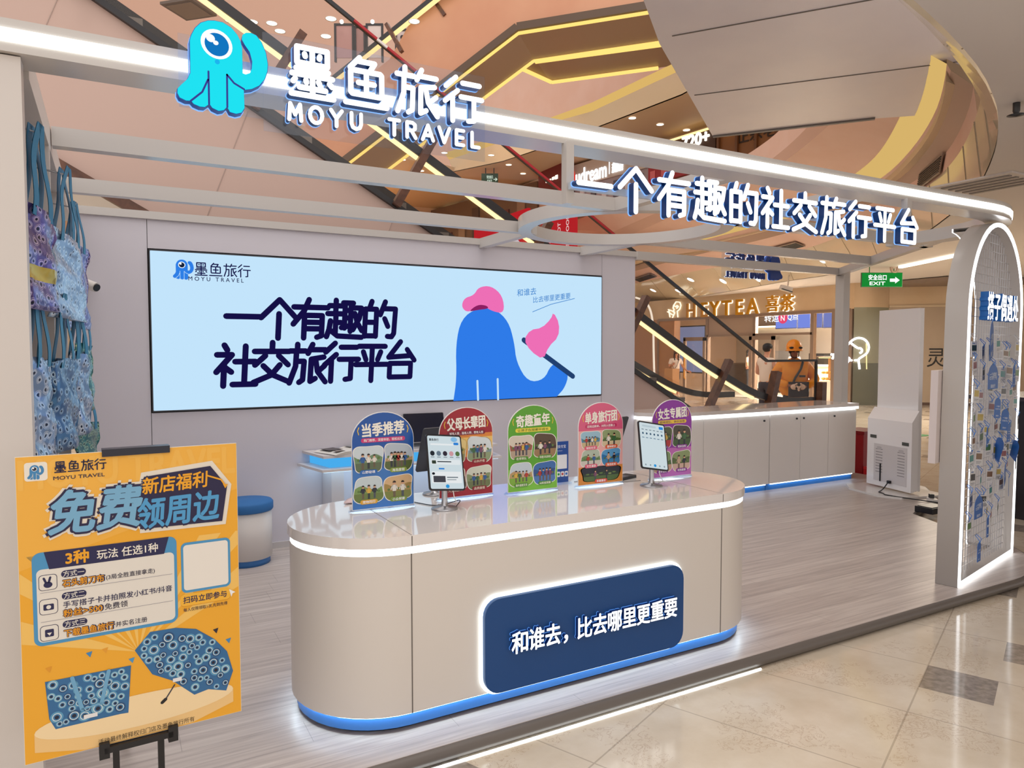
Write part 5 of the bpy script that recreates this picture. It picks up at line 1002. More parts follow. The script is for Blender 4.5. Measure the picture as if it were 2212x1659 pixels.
t = thing('back_bar', 'dark back bar shelf with machines inside the tea shop', 'shelf', (24.6, 16, 0)); MB().box(24.3, 25.15, 11, 23.5, 0, 1.0, mat('4a3a34', .5)).build('body', t); MB().box(24.25, 25.18, 11, 23.5, 1.0, 1.06, mat('6b5548', .4)).build('top', t)
for k in range(6): MB().box(24.5, 24.9, 12+k*1.7, 12.7+k*1.7, 1.06, 1.5+.1*(k % 2), mat(('2c2a2c', '8f8a86')[k % 2], .35)).build('machine', t)
t = thing('pastry_case', 'glass case of yellow lit pastries beside the shop entrance', 'display case', tuple(at(1782, 800, 'X', FX+.9))); a, b = hp(1763, 822, FX+.9), hp(1802, 770, FX+.9); T2 = fr((FX+.9, 0, 0), (0, -1, 0), (0, 0, 1), (-1, 0, 0))
MB().box(a[0], b[0], 0, a[1], -.6, 0, mat('e9e4dc', .3), T2).build('base', t); MB().box(a[0], b[0], a[1], b[1], -.6, -.58, mat('a9774a', .5), T2).build('back', t); MB().box(a[0], b[0], b[1]-.03, b[1], -.6, 0, FRM, T2).build('top', t); MB().box(a[0], b[0], b[1]-.06, b[1]-.03, -.5, -.1, glow('ffe9b0', 3), T2).build('light', t)
for k in range(8): MB().ball(TF(a[0]+.08+.075*(k % 4)*((b[0]-a[0])/.36), a[1]+.06+.2*(k//4), 0)+V((.9+.25, 0, 0)), .07, .07, .05, mat('e0b34a', .5), 10, 6).build('pastry', t)
MB().box(a[0], b[0], a[1], b[1]-.03, -.01, 0, glass('fbf8f0', .08), T2).build('glass_front', t)
# curved glass wall with neon profile, hoarding with brush characters
R0, W0, W1 = V((19.3, 13.8, 0)), V((20.32, 13.38, 0)), V((21.6, 12.2, 0)); WD = (W1-W0).normalized(); W2 = W0+WD*12
cw = [V(q) for q in smooth([tuple(R0), (19.66, 13.46, 0), (20.07, 13.38, 0), tuple(W0)], 2)]
mb = MB(); mb.ribbon([q+V((0, 0, 1.25)) for q in cw], [q+V((0, 0, 2.9)) for q in cw], mat('8f8a70', .12)); mb.ribbon([q for q in cw], [q+V((0, 0, 1.25)) for q in cw], mat('5f5c48', .12)); mb.ribbon([q+V((0, 0, 2.9)) for q in cw], [q+V((0, 0, ZC)) for q in cw], SHOPW)
b_ = V((.2, .2, 0)); mb.ribbon([q+b_ for q in cw], [q+b_+V((0, 0, ZC)) for q in cw], SHOPW); CWALL = struct(mb.build('wall_curved')); bpy.context.view_layer.update()
WN = V((WD.y, -WD.x, 0)); WN = WN if WN.dot(W0) < 0 else -WN; TW = fr(W0, WD, (0, 0, 1), WN)
mb = MB(); mb.box(0, 16, 0, 2.9, -.2, 0, mottled('hoarding', 'a8927c', 'b29d86', .7, .5), TW); mb.box(0, 16, 2.9, 2.96, -.2, .05, mat('c9b292', .4), TW); mb.box(0, 16, 2.96, ZC, -.2, .01, SHOPW, TW); mb.box(0, 16, 0, .08, -.1, .02, mat('5a4438', .5), TW); struct(mb.build('wall_hoarding'))
tag(MB().box(.3, 13, 3.53, 3.59, .02, .1, glow('ffe9b4', 4), TW).build('cove_glow'), 'warm light line along the top of the brown hoarding wall', 'light')
def wq(px, py):
    d = FW+RT*((px-1106)/FOC)+DN*((py-829.5)/FOC); o = V((0, 0, CH)); q = o+d*((W0-o).dot(WN)/d.dot(WN)); return ((q-W0).dot(WD), q.z)
t = thing('wall_lettering', 'large thin black brush characters with small number line on the hoarding wall', 'lettering', tuple(TW(1.6, 1.5, .01)))
a = wq(2022, 772); b = wq(2055, 772); mb = MB(); put_text(mb, '灵', a[0], a[1], .62, mat('1a1716', .5), TW, .002, .012, .0, w=.48); mb.build('character', t); mb = MB(); put_text(mb, '感', b[0]+.12, b[1], .62, mat('1a1716', .5), TW, .002, .012, .0, w=.48); mb.build('character', t)
a = wq(2012, 826); mb = MB(); put_text(mb, '1019 商铺', a[0], a[1], .13, mat('2a2624', .5), TW, .002, .008, .01, align='l'); mb.build('number_line', t)
NS = thing('neon_sign', 'white neon line profile of a head drinking on the curved glass wall', 'sign', tuple(dep(1850, 760, 20.2)))
def nq(x, y):
    loc, nr = hit(CWALL, 1780+x/4.148, 560+y/4.148)
    return loc+nr*.035 if loc is not None else dep(1780+x/4.148, 560+y/4.148, 20.6)
for st in (((210, 770), (235, 742), (268, 714), (310, 703), (360, 715), (393, 755), (400, 800), (380, 845), (335, 876), (312, 890), (306, 906), (312, 945), (316, 985)), ((235, 745), (268, 775), (302, 797)), ((303, 800), (322, 795), (340, 812), (334, 834), (316, 842)), ((210, 880), (232, 888), (222, 905), (206, 932)), ((232, 906), (304, 905)), ((62, 850), (85, 860), (95, 840), (75, 895))):
    NSo = MB().tube([nq(*q) for q in smooth(st, 2)], .032, glow('fbfbff', 2.2), 8).build('neon_tube', NS)
tag(MB().tube([nq(375, 755), nq(378, 985)], .015, glow('ffe2a0', 1.5), 6).build('light_line'), 'thin yellow vertical light line beside the neon head', 'light')
# arc-shaped light reflection left of shop, exit sign, cameras
t = thing('reflection_arc', 'curved white light reflection, built as a glowing tube in front of the tea shop left side', 'lamp', tuple(at(1412, 835, 'X', FX-.4)))  # glass reflection of a light, drawn as an emissive tube
MB().tube(smooth([tuple(at(1360+x/4.424, 540+y/4.424, 'X', FX-.4)) for x, y in ((60, 455), (120, 475), (170, 510), (210, 600), (228, 760), (230, 1000), (240, 1290))], 2), .04, glow('fff1de', .95), 8).build('tube', t); p = at(1413, 840, 'X', FX-.4); MB().lathe([(1e-4, 0), (.2, 0), (.2, .03), (1e-4, .035)], (p.x, p.y, 0), FRM).build('base', t); MB().tube([(p.x, p.y, 0), p], .02, FRM).build('stem', t)  # base and stem are added to carry the reflection tube
def panel_facing(px0, px1, py0, py1, d):
    a, b = dep(px0, py1, d), dep(px1, py1, d); U = (b-a); U.z = 0; L = U.length; U.normalize(); N = V((U.y, -U.x, 0)); return fr(V((a.x, a.y, a.z)), U, (0, 0, 1), N), L, (dep(px0, py0, d)-dep(px0, py1, d)).length
T, L, H = panel_facing(1861, 1949, 589, 620, 17.2)
t = thing('exit_sign', 'green lit exit sign with white arrow hanging left of the arch', 'sign', tuple(T(L/2, 0, 0)))
MB().box(0, L, 0, H, -.05, 0, mat('0f5a24', .4), T).build('box', t); MB().box(.008, L-.008, .008, H-.008, 0, .004, glow('1f9a3c', .75), T).build('lit_face', t)
mb = MB(); put_text(mb, '安全出口', L*.385, H*.66, H*.40, glow('ffffff', 1.1), T, .006, None, .03, w=L*.44); put_text(mb, 'EXIT', L*.385, H*.26, H*.34, glow('ffffff', 1.1), T, .006, None, .03, w=L*.38); mb.build('lettering', t)
mb = MB(); mb.prism([(L*.69, H*.36), (L*.82, H*.36), (L*.82, H*.24), (L*.93, H*.47), (L*.82, H*.70), (L*.82, H*.58), (L*.69, H*.58)], .005, .008, glow('ffffff', 1.1), T); mb.build('arrow', t)
for u in (.2, .8): q = T(L*u, H, -.025); MB().tube([q, V((q.x, q.y, ZC))], .012, mat('2f7a3a', .4), 6).build('hanger', t)
t = thing('security_camera', 'boxy security camera hanging in front of the gold shop lettering', 'camera', tuple(dep(1704, 600, 17.6))); MB().tube([hit(FASC, 1704, 596)[0] or dep(1704, 602, 17.6), dep(1702, 618, 17.6)], .02, WHITE, 8).build('stem', t); MB().bar(dep(1686, 620, 17.6), dep(1710, 627, 17.6), .12, .12, mat('d6ccc2', .4)).build('body', t); MB().bar(dep(1689, 624, 17.5), dep(1711, 631, 17.5), .08, .02, BLACK).build('visor', t)
t = thing('dome_camera', 'white dome camera with curved bracket just above the exit sign', 'camera', tuple(dep(1931, 575, 17.2))); c = dep(1931, 575, 17.2); MB().tube(smooth([tuple(dep(1924, 572, 17.2)), tuple(dep(1926, 588, 17.2)), tuple(dep(1938, 588, 17.2)), tuple(dep(1940, 572, 17.2)), tuple(dep(1940, 556, 17.2))], 2), .03, mat('c9ad98', .4), 8).build('bracket', t); MB().ball(c, .07, .07, .06, mat('d8c8ba', .3)).build('dome', t)
for px, py in ((1492, 604), (1562, 607), (1636, 601), (1411, 627), (1465, 628), (1775, 560)):
    loc, nr = hit(FASC, px, py)
    if loc is None: continue
    u = nr.cross(V((0, 0, 1))).normalized(); w2 = nr.cross(u); TD = lambda x, y, z: u*x+w2*y+nr*z
    t = thing('downlight', 'round downlight glowing in the cream band above the tea shop', 'light', tuple(loc), 0, 'tea shop downlights')
    MB().lathe([(.13, -.01), (.15, .012), (.13, .012)], loc, WHITE, 24, TD).build('rim', t); MB().lathe([(1e-4, .008), (.13, .006)], loc, glow('fff6e6', 4), 24, TD).build('lamp', t)
tag(MB().bar(at(1945, 577, 'Z', ZC-.03), at(2085, 548, 'Z', ZC-.03), .1, .05, glow('fff6e0', 4)).build('linear_light'), 'long slanting ceiling light line behind the arch top', 'light')
# dark stand and backdrop at the far right edge
t = thing('shop_stand', 'dark shop stand standing beyond the arch at the right edge', 'stand', (11, 2.2, 0)); q = dep(2290, 860, 7.2); MB().box(q.x-.6, q.x+.5, q.y-.5, q.y+.5, 0, 1.15, mat('231e22', .3)).build('body', t); MB().box(q.x-.65, q.x+.55, q.y-.55, q.y+.55, 1.15, 1.19, mat('3a3034', .25)).build('top', t)
# ================================================================== storey above: shops along the far wall
def dwall(x):
    K = [(600, 39), (985, 33.8), (1200, 26.4), (1400, 22.9), (1480, 21.7), (1560, 20.6), (1700, 19.5)]
    for (a, b), (c, d) in zip(K, K[1:]):
        if x <= c: return b+(d-b)*(x-a)/(c-a)
    return 19
def wsign(name, label, cat, x0, y0t, y0b, x1, y1t, y1b, col, back=.35, lit=0, thick=.12):
    a, b, c = dep(x0, y0b, dwall(x0)-back), dep(x1, y1b, dwall(x1)-back), dep(x0, y0t, dwall(x0)-back); b.z = a.z; U = b-a; L = U.length; U.normalize(); N = V((U.y, -U.x, 0)); T = fr(a, U, (0, 0, 1), N)
    t = thing(name, label, cat, tuple(a+U*L/2)); H = c.z-a.z; MB().box(0, L, 0, H, -thick, 0, glow(col, lit) if lit else mat(col, .5), T).build('panel', t); return t, T, L, H
t, T, L, H = wsign('shop_sign', 'pale upper storey shop fascia with white lowercase lettering and red round logo', 'sign', 1226, 362, 408, 1420, 306, 365, 'c9bcb4', .3)
mb = MB(); put_text(mb, 'udream', L*.29, H*.44, .74, glow('ffffff', 1.3), T, .01, .03, .02, w=L*.36); put_text(mb, '北京', L*.58, H*.60, .26, glow('ffffff', 1.3), T, .01, .04, .03, w=L*.09); put_text(mb, '旗舰店', L*.595, H*.3, .24, glow('ffffff', 1.3), T, .01, .04, .03, w=L*.12); mb.box(L*.5, L*.506, H*.15, H*.7, .01, .03, glow('ffffff', 1.2), T); mb.build('lettering', t)
mb = MB(); mb.prism(ell(L*.055, H*.42, .17, .33), .0, .06, glow('e0342c', .95), T); put_text(mb, 'i', L*.06, H*.42, .4, glow('ffffff', 1.2), T, .065, None, .04); mb.build('round_logo', t)
t, T, L, H = wsign('shop_sign', 'dark red upper storey shop sign with short glowing characters', 'sign', 1163, 372, 432, 1222, 362, 430, '6a0f1c', .9)
mb = MB()
for k, (w_, h_) in enumerate(((.14, .12), (.14, .05), (.16, .1), (.15, .14))): mb.box(L*.3+k*.22, L*.3+k*.22+w_, H*.55-h_/2, H*.55+h_/2, .0, .03, glow('fff2e0', 1.3), T)
mb.build('lettering', t)
t, T, L, H = wsign('shop_sign', 'navy upper storey shop fascia with pale lettering, under a light line', 'sign', 930, 440, 470, 1070, 428, 460, '3a3d46', .4)
mb = MB(); put_text(mb, '拼鸭', L*.36, H*.5, .5, glow('fff0b8', 1.2), T, .01, .04, .04); put_text(mb, 'PLATYPUS', L*.71, H*.5, .4, glow('fffbe8', 1.2), T, .01, .04, .02); mb.build('lettering', t); MB().box(0, L, H, H+.06, 0, .06, glow('fff4da', 2), T).build('light_line', t)
t, T, L, H = wsign('poster_wall', 'red seafood poster wall with white shapes seen through the escalator glass', 'poster', 1024, 490, 560, 1140, 492, 560, 'd3222e', 2.0, .75)
mb = MB(); mb.prism(smooth([(L*.35, H*.2), (L*.5, H*.55), (L*.62, H*.95), (L*.72, H*.9), (L*.6, H*.45), (L*.8, H*.3), (L*.9, H*.1), (L*.7, H*.05)], 2, True), .01, .02, glow('e6dcea', .8), T); mb.build('picture', t)
t, T, L, H = wsign('poster_wall', 'red poster panel with upright pale lettering and dots behind the ring beam', 'poster', 1170, 465, 560, 1241, 462, 560, 'cf2530', 2.2, .75)
mb = MB(); put_text(mb, 'SEAFOOD', L*.8, H*.5, .24, glow('f6dce0', .9), T, .01, None, .02, rot=pi/2); put_text(mb, 'HOT', L*.55, H*.55, .24, glow('f6dce0', .9), T, .01, None, .02, rot=pi/2)
for k in range(12): mb.prism(ell(L*(.1+.09*(k % 4)), H*(.1+.12*(k//4)), .05, .05, 10), .01, .015, glow('f0a8a8', .8), T)
mb.build('picture', t)
t, T, L, H = wsign('shop_sign', 'dark timber shop fascia with glowing numerals beside the bridge edge', 'sign', 1440, 309, 350, 1545, 288, 335, '4a3022', .3)
mb = MB(); put_text(mb, '720+', L*.62, H*.72, .5, glow('fff6e6', 1.4), T, .01, .05, .03); mb.build('lettering', t); MB().box(0, L, H, H+.05, 0, .05, glow('ffd98a', 2), T).build('light_line', t)
t, T, L, H = wsign('shop_banner', 'long dark red banner below the dark timber shop fascia', 'banner', 1400, 362, 398, 1545, 318, 362, 'a3202c', .5)
mb = MB(); [mb.box(.1+k*.45, .3+k*.45, H*.25, H*.7, 0, .02, mat('d86a70', .5), T) for k in range(6)]; mb.build('pattern', t)
t, T, L, H = wsign('shop_window', 'warm timber shop window with thin light frames right of the bridge edge', 'window', 1550, 280, 352, 1720, 225, 320, '8a5a30', .3)
for k in range(4): MB().box(L*k/4+.02, L*k/4+.09, 0, H, 0, .1, mat('6e4422', .45), T).build('post', t)
MB().box(L*.1, L*.9, H*.8, H*.83, .05, .09, glow('ffe2a0', 2), T).build('light_line', t); mb = MB(); put_text(mb, '正宗老味', L*.6, H*.6, .4, mat('2f1c10', .5), T, .02, None, .02); mb.build('lettering', t)
T, L, H = panel_facing(1040, 1076, 375, 397, 26)
t = thing('exit_sign', 'small green exit sign hanging in the storey above, beyond the escalator', 'sign', tuple(T(L/2, 0, 0))); MB().box(0, L, 0, H, -.06, 0, mat('1f4a38', .4), T).build('box', t); mb = MB(); put_text(mb, '安全出口', L*.5, H*.65, H*.34, glow('d9f2e4', 1), T, .005, None, .02, w=L*.36); put_text(mb, 'EXIT', L*.5, H*.3, H*.28, glow('d9f2e4', 1), T, .005, None, .02, w=L*.3); put_text(mb, '→', L*.84, H*.45, H*.5, glow('d9f2e4', 1), T, .005, None, .03); mb.build('lettering', t)
for u in (.25, .75): q = T(L*u, H, -.03); MB().tube([q, V((q.x, q.y, 8.2))], .02, DARKM, 6).build('hanger', t)
t, T, L, H = wsign('shop_wall', 'dim brown shop interior wall of the storey above behind the escalator', 'wall', 880, 470, 560, 1160, 445, 560, '6a5444', .1)
for k in range(9): MB().box(L*(.04+.105*k), L*(.09+.105*k), H*.1, H*(.4+.2*(k % 3)), 0, .05, mat(('8f7a66', '4a3a38', 'a89884', '5f3038')[k % 4], .5), T).build('shelf_panel', t)
t, T, L, H = wsign('shop_wall', 'pale purple grey shop interior under the pale fascia with red round logo', 'wall', 1228, 408, 470, 1420, 366, 440, 'a89aa0', .15)
for k in range(7): MB().box(L*(.03+.13*k), L*(.08+.13*k), 0, H*.85, 0, .06, mat(('5a5560', 'd6d2d8')[k % 2], .5), T).build('door_panel', t)
# display boards on the top storey seen above the sign
for i, (x0, x1, y0, y1, c, lab) in enumerate(((727, 761, 57, 125, 'b58a86', 'pinkish poster board, leftmost of the framed row above the lettering'), (770, 786, 62, 125, 'a07a76', 'narrow pinkish poster board, second from left above the lettering'), (795, 824, 57, 125, 'd8c6c0', 'bright poster board with dark frame in the middle above the lettering'), (858, 880, 68, 118, 'cdbcb6', 'framed portrait poster board, rightmost of the row above the lettering'))):
    T, L, H = panel_facing(x0, x1, y0, y1, 17.8 if i < 3 else 17.6); t = thing('poster_board', lab, 'poster', tuple(T(L/2, 0, 0))); MB().box(0, L, 0, H, -.03, 0, mat(c, .4), T).build('print', t); mb = MB(); mb.box(-.05, 0, -.1, H+.05, -.05, .02, DARKM, T); mb.box(L, L+.05, -.1, H+.05, -.05, .02, DARKM, T); mb.box(0, L, H, H+.05, -.05, .02, DARKM, T); mb.build('frame', t)
    MB().ball(T(L*.5, H*.98, .25), .05, .05, .05, glow('ffffff', 3), 8, 6).build('spot_lamp', t)
    if i == 3: mb = MB(); mb.prism(smooth([(L*.2, 0), (L*.35, H*.4), (L*.6, H*.45), (L*.85, 0)], 2), .005, .01, mat('c98a7a', .5), T); mb.prism(ell(L*.5, H*.62, L*.16, H*.13), .005, .012, mat('d6a088', .5), T); mb.prism(ell(L*.5, H*.73, L*.18, H*.09), .012, .016, mat('2a1a1a', .5), T); mb.build('portrait', t)
t = thing('air_vent', 'dark diamond shaped ceiling vent of the storey above, left of the emblem', 'vent', tuple(at(408, 18, 'Z', 8.2))); c = at(408, 18, 'Z', 8.18); MB().prism([(c.x-.5, c.y), (c.x, c.y-.5), (c.x+.5, c.y), (c.x, c.y+.5)], 8.14, 8.19, mat('5f5048', .5)).build('frame', t); MB().prism([(c.x-.4, c.y), (c.x, c.y-.4), (c.x+.4, c.y), (c.x, c.y+.4)], 8.13, 8.14, mat('7a6a5e', .5)).build('louvre', t)
for px, py, lab in ((1966, 938, 'small green exit marker on the far floor between the screen kiosk and the arch'), (2204, 938, 'small green exit marker on the far floor at the right edge')):
    c = at(px, py, 'Z', 0); t = thing('floor_marker', lab, 'marker', tuple(c)); MB().prism(rrect(c.x-.16, c.y-.34, c.x+.16, c.y+.34, .03), 0, .006, mat('2f8a4a', .4)).build('plate', t); MB().prism([(c.x-.06, c.y+.2), (c.x+.06, c.y+.2), (c.x+.06, c.y-.05), (c.x+.11, c.y-.05), (c.x, c.y-.25), (c.x-.11, c.y-.05), (c.x-.06, c.y-.05)], .006, .008, mat('e6efe0', .4)).build('arrow', t)
# ================================================================== people
SKIN = mat('c98f72', .55)
def skin(name, vs, es, rad, m, parent, sub=1):
    me = bpy.data.meshes.new(name); me.from_pydata([tuple(q) for q in vs], es, []); o = bpy.data.objects.new(name, me); C.objects.link(o)
    k = o.modifiers.new('skin', 'SKIN'); k.use_smooth_shade = True
    s = o.modifiers.new('sub', 'SUBSURF'); s.levels = sub; s.render_levels = sub
    lay = me.skin_vertices[0] if me.skin_vertices else None
    for i, r in enumerate(rad): lay.data[i].radius = r if isinstance(r, tuple) else (r, r)
    lay.data[0].use_root = True
    dg = bpy.context.evaluated_depsgraph_get(); dg.update(); m2 = bpy.data.meshes.new_from_object(o.evaluated_get(dg)); bpy.data.objects.remove(o); bpy.data.meshes.remove(me)
    m2.name = name; m2.materials.clear(); m2.materials.append(m)
    for p in m2.polygons: p.use_smooth = True
    o = bpy.data.objects.new(name, m2); C.objects.link(o); o.parent = parent; return o
def person(label, loc, rz, h, arms, legs, top, bottom, opts):
    s = h/1.76; t = thing('person', label, 'person', loc, rz); S = lambda q: V(q)*s
    hd = opts.get('head', (0, -.02)); g = opts.get('girth', 1.0)
    vs = [(0, 0, .96), (0, 0, 1.1), (0, .0, 1.28), (0, .01, 1.41), (hd[0]*.3, hd[1]*.5, 1.5), (hd[0]*.7, hd[1]-.015, 1.575), (hd[0], hd[1]-.02, 1.65), (hd[0], hd[1], 1.725)]
    rd = [(.14*g, .10*g), (.125*g, .09*g), (.15*g, .1*g), (.12*g, .08), .05, (.058, .07), (.072, .09), (.055, .07)]; es = [(i, i+1) for i in range(7)]
    parts = {}
    for k, (el, wr, fd) in enumerate(arms):       # elbow, wrist, finger direction
        sg = -1 if k == 0 else 1; b = len(vs); sh = (sg*.185*g**.5, .01, 1.40); fd = V(fd).normalized(); wv = V(wr)
        vs += [sh, el, wr, tuple(wv+fd*.07)]; rd += [.056, .043, .028, (.036, .022)]; es += [(3, b), (b, b+1), (b+1, b+2), (b+2, b+3)]
        sd = fd.cross(V((0, -1, .3))).normalized()
        for q, (o_, L) in enumerate(((-.028, .062), (-.01, .075), (.01, .07), (.027, .055))):
            n = len(vs); p0 = wv+fd*.08+sd*o_; vs += [tuple(p0), tuple(p0+fd*L*.55+V((0, -.006, -.008))), tuple(p0+fd*L+V((0, -.018, -.02)))]; rd += [.011, .0095, .008]; es += [(b+3, n), (n, n+1), (n+1, n+2)]
        n = len(vs); p0 = wv+fd*.035+sd*.03*(-sg); vs += [tuple(p0), tuple(p0+fd*.045+V((0, -.02, 0))-sd*.01*sg)]; rd += [.012, .009]; es += [(b+3, n), (n, n+1)]
    for k, (kn, an) in enumerate(legs):
        sg = -1 if k == 0 else 1; b = len(vs); vs += [(sg*.085, 0, .88), kn, an, (an[0]+sg*.015, an[1]-.15, an[2]-.045)]; rd += [.088, .058, .038, (.042, .032)]; es += [(0, b), (b, b+1), (b+1, b+2), (b+2, b+3)]
    skin('body', [S(q) for q in vs], es, [tuple(a*s for a in (r if isinstance(r, tuple) else (r, r))) for r in rd], opts.get('skin', SKIN), t)
    # shirt or jacket
    e = top.get('ease', 1.12); b0 = 8; ar = []
    tv = [(0, 0, top.get('hem', .93)), (0, 0, 1.1), (0, 0, 1.28), (0, .01, 1.415), (0, 0, 1.47)]; tr = [(.15*g*e, .108*g*e), (.14*g*e, .102*g*e), (.158*g*e, .108*g*e), (.125*g*e, .085*e), (.066, .062)]; te = [(0, 1), (1, 2), (2, 3), (3, 4)]
    for k, (el, wr, fd) in enumerate(arms):
        sg = -1 if k == 0 else 1; n = len(tv); sh = V((sg*.185*g**.5, .01, 1.405)); L = top.get('sleeve', .5); el, wr = V(el), V(wr)
        if L <= 0: tv += [tuple(sh)]; tr += [.062*e]; te += [(3, n)]
        elif L <= .6: tv += [tuple(sh), tuple(sh.lerp(el, L*1.4))]; tr += [.066*e, .062*e]; te += [(3, n), (n, n+1)]
        else: tv += [tuple(sh), tuple(el), tuple(el.lerp(wr, .9))]; tr += [.07*e, .06*e, .042*e]; te += [(3, n), (n, n+1), (n+1, n+2)]
    skin(top.get('name', 'shirt'), [S(q) for q in tv], te, [tuple(a*s for a in (r if isinstance(r, tuple) else (r, r))) for r in tr], top['m'], t)
    bl = bottom.get('len', 1.0); bv = [(0, 0, 1.02), (0, 0, .95)]; br = [(.148*g, .108*g), (.152*g, .115*g)]; be = [(0, 1)]
    for k, (kn, an) in enumerate(legs):
        sg = -1 if k == 0 else 1; n = len(bv); kn, an = V(kn), V(an); hp_ = V((sg*.09, 0, .86)); 
        if bl > .5: bv += [tuple(hp_), tuple(kn), tuple(an+V((0, 0, .03)))]; br += [.1, .075, .06]; be += [(1, n), (n, n+1), (n+1, n+2)]
        else: bv += [tuple(hp_), tuple(hp_.lerp(kn, bl*1.6))]; br += [.102, .095]; be += [(1, n), (n, n+1)]
    skin(bottom.get('name', 'trousers'), [S(q) for q in bv], be, [tuple(a*s for a in (r if isinstance(r, tuple) else (r, r))) for r in br], bottom['m'], t)
    for k, (kn, an) in enumerate(legs):
        a = V(an); MB().ball(S((a.x, a.y-.06, .045)), .05*s, .14*s, .045*s, opts.get('shoe', BLACK), 12, 7).build('shoe', t, False)
    H = S((hd[0], hd[1]-.015, 1.655)); HM = opts.get('hairm', mat('1d1614', .6))
    mb = MB(); mb.ball(H+V((0, .018*s, .03*s)), .088*s, .105*s, .095*s, HM, 16, 10)
    if opts.get('long'): mb.ball(H+V((0, .06*s, -.12*s)), .085*s, .05*s, .17*s, HM, 12, 8); [mb.tube([H+V((sx*.075*s, -.0*s, .0)), H+V((sx*.08*s, -.02*s, -.15*s)), H+V((sx*.07*s, -.05*s, -.26*s))], .022*s, HM, 7) for sx in (-1, 1)]
    mb.build('hair', t, False)
    mb = MB(); mb.ball(H+V((0, -.098*s, -.012*s)), .012*s, .018*s, .02*s, opts.get('skin', SKIN), 8, 6); [mb.ball(H+V((sx*.082*s, .005*s, -.01*s)), .012*s, .02*s, .03*s, opts.get('skin', SKIN), 8, 6) for sx in (-1, 1)]; mb.build('nose_and_ears', t, False)
    mb = MB(); [mb.ball(H+V((sx*.03*s, -.086*s, .012*s)), .012*s, .008*s, .007*s, mat('1a1414', .3), 8, 5) for sx in (-1, 1)]; mb.build('eyes', t, False)
    MB().ball(H+V((0, -.09*s, -.05*s)), .022*s, .008*s, .006*s, mat('8a3f3a', .5), 8, 5).build('mouth', t, False)
    return t, s, H
face_cam = lambda p: atan2(-p.x, p.y)
stand = (((-.1, -.02, .5), (-.1, .02, .085)), ((.1, -.02, .5), (.1, .02, .085)))
# courier in yellow
p = at(1714, 800, 'Y', 8.55); p.z = 0
YJ = mottled('yellow_nylon', 'e08400', 'f09a06', 6, .5)
t, s, H = person('person in yellow jacket and orange helmet with black cross strap, looking down at a phone', tuple(p), face_cam(p)+.25, 1.73, (((-.385, -.02, 1.14), (-.10, -.27, 1.05), (.8, -.5, -.15)), ((.385, -.02, 1.14), (.12, -.27, 1.03), (-.8, -.45, -.1))), stand, dict(m=YJ, ease=1.55, hem=.80, sleeve=1, name='jacket'), dict(m=mat('2a2a30', .6)), dict(head=(-.015, -.07), girth=1.22, skin=mat('8f5a44', .55)))
OR_ = mat('f08c10', .35)
hc = H+V((0, .015*s, .055*s)); mb = MB(); mb.lathe([(.135*s, -.03*s), (.14*s, 0), (.13*s, .06*s), (.095*s, .115*s), (.04*s, .145*s), (1e-4, .15*s)], hc, OR_, 24, lambda x, y, z: V((x*.93, y*1.12, z+.02*s*(y/.14/s)))); mb.build('helmet', t, False)
mb = MB(); mb.lathe([(.134*s, -.03*s), (.165*s, -.05*s), (.16*s, -.055*s), (.13*s, -.04*s)], hc, OR_, 24, lambda x, y, z: V((x*.9, y*1.1-.02*s, z))); 
mb.build('helmet_brim', t, False)
for sx in (-1, 1): MB().ball(hc+V((sx*.07*s, -.13*s, .0)), .045*s, .02*s, .02*s, BLACK, 10, 6).build('helmet_vent', t, False)
MB().tube([H+V((-.085*s, 0, .02*s)), H+V((-.06*s, -.05*s, -.1*s)), H+V((0, -.06*s, -.125*s)), H+V((.06*s, -.05*s, -.1*s)), H+V((.085*s, 0, .02*s))], .008*s, BLACK, 6).build('chin_strap', t, False)
mb = MB(); [mb.lathe([(.026*s, 0), (.03*s, .004*s), (.026*s, .008*s)], H+V((sx*.033*s, -.098*s, .008*s)), BLACK, 14, lambda x, y, z: V((x, z, y*.75))) for sx in (-1, 1)]; mb.bar(H+V((-.09*s, -.05*s, .012*s)), H+V((.09*s, -.05*s, .012*s)), .004, .004, BLACK); mb.build('glasses', t, False)
MB().tube([V(q)*s for q in ((.13, -.10, 1.46), (.08, -.17, 1.34), (-.02, -.19, 1.18), (-.08, -.2, 1.02), (-.1, -.19, .95))], .022*s, BLACK, 6).build('cross_strap', t, False)
MB().box(-.14*s, .2*s, -.27*s, -.21*s, .82*s, 1.12*s, mat('2b2630', .5)).build('waist_bag', t, False, bevel=.02)
MB().box(-.055*s, .03*s, -.36*s, -.345*s, 1.0*s, 1.09*s, mat('15151a', .2)).build('phone', t, False, bevel=.004)
mb = MB(); mb.lathe([(.085*s, -.02*s), (.105*s, .0), (.1*s, .035*s), (.07*s, .05*s)], V((0, -.0, 1.47))*s, YJ, 20, lambda x, y, z: V((x*1.05, y*.9-.01, z-y*.25))); mb.build('collar', t, False)
GL = mat('d9bba8', .7)
for sx in (-1, 1): mb = MB(); mb.ball(V((sx*.065, -.315, 1.035))*s, .06*s, .05*s, .05*s, GL, 12, 8); [mb.tube([V((sx*(.05-.02*q), -.345, 1.06-.02*q))*s, V((sx*(.02-.008*q), -.37, 1.045-.022*q))*s, V((sx*(.0), -.365, 1.03-.02*q))*s], .012*s, GL, 7) for q in range(4)]; mb.tube([V((sx*.06, -.34, 1.075))*s, V((sx*.03, -.37, 1.095))*s], .013*s, GL, 7); mb.build('glove', t, False)
mb = MB(); mb.box(.05*s, .15*s, -.205*s, -.195*s, 1.2*s, 1.235*s, BLACK); mb.build('chest_badge', t, False); mb = MB(); mb.box(.12*s, .27*s, -.2*s, -.185*s, 1.03*s, 1.05*s, mat('e6ded4', .4)); mb.build('reflective_stripe', t, False)
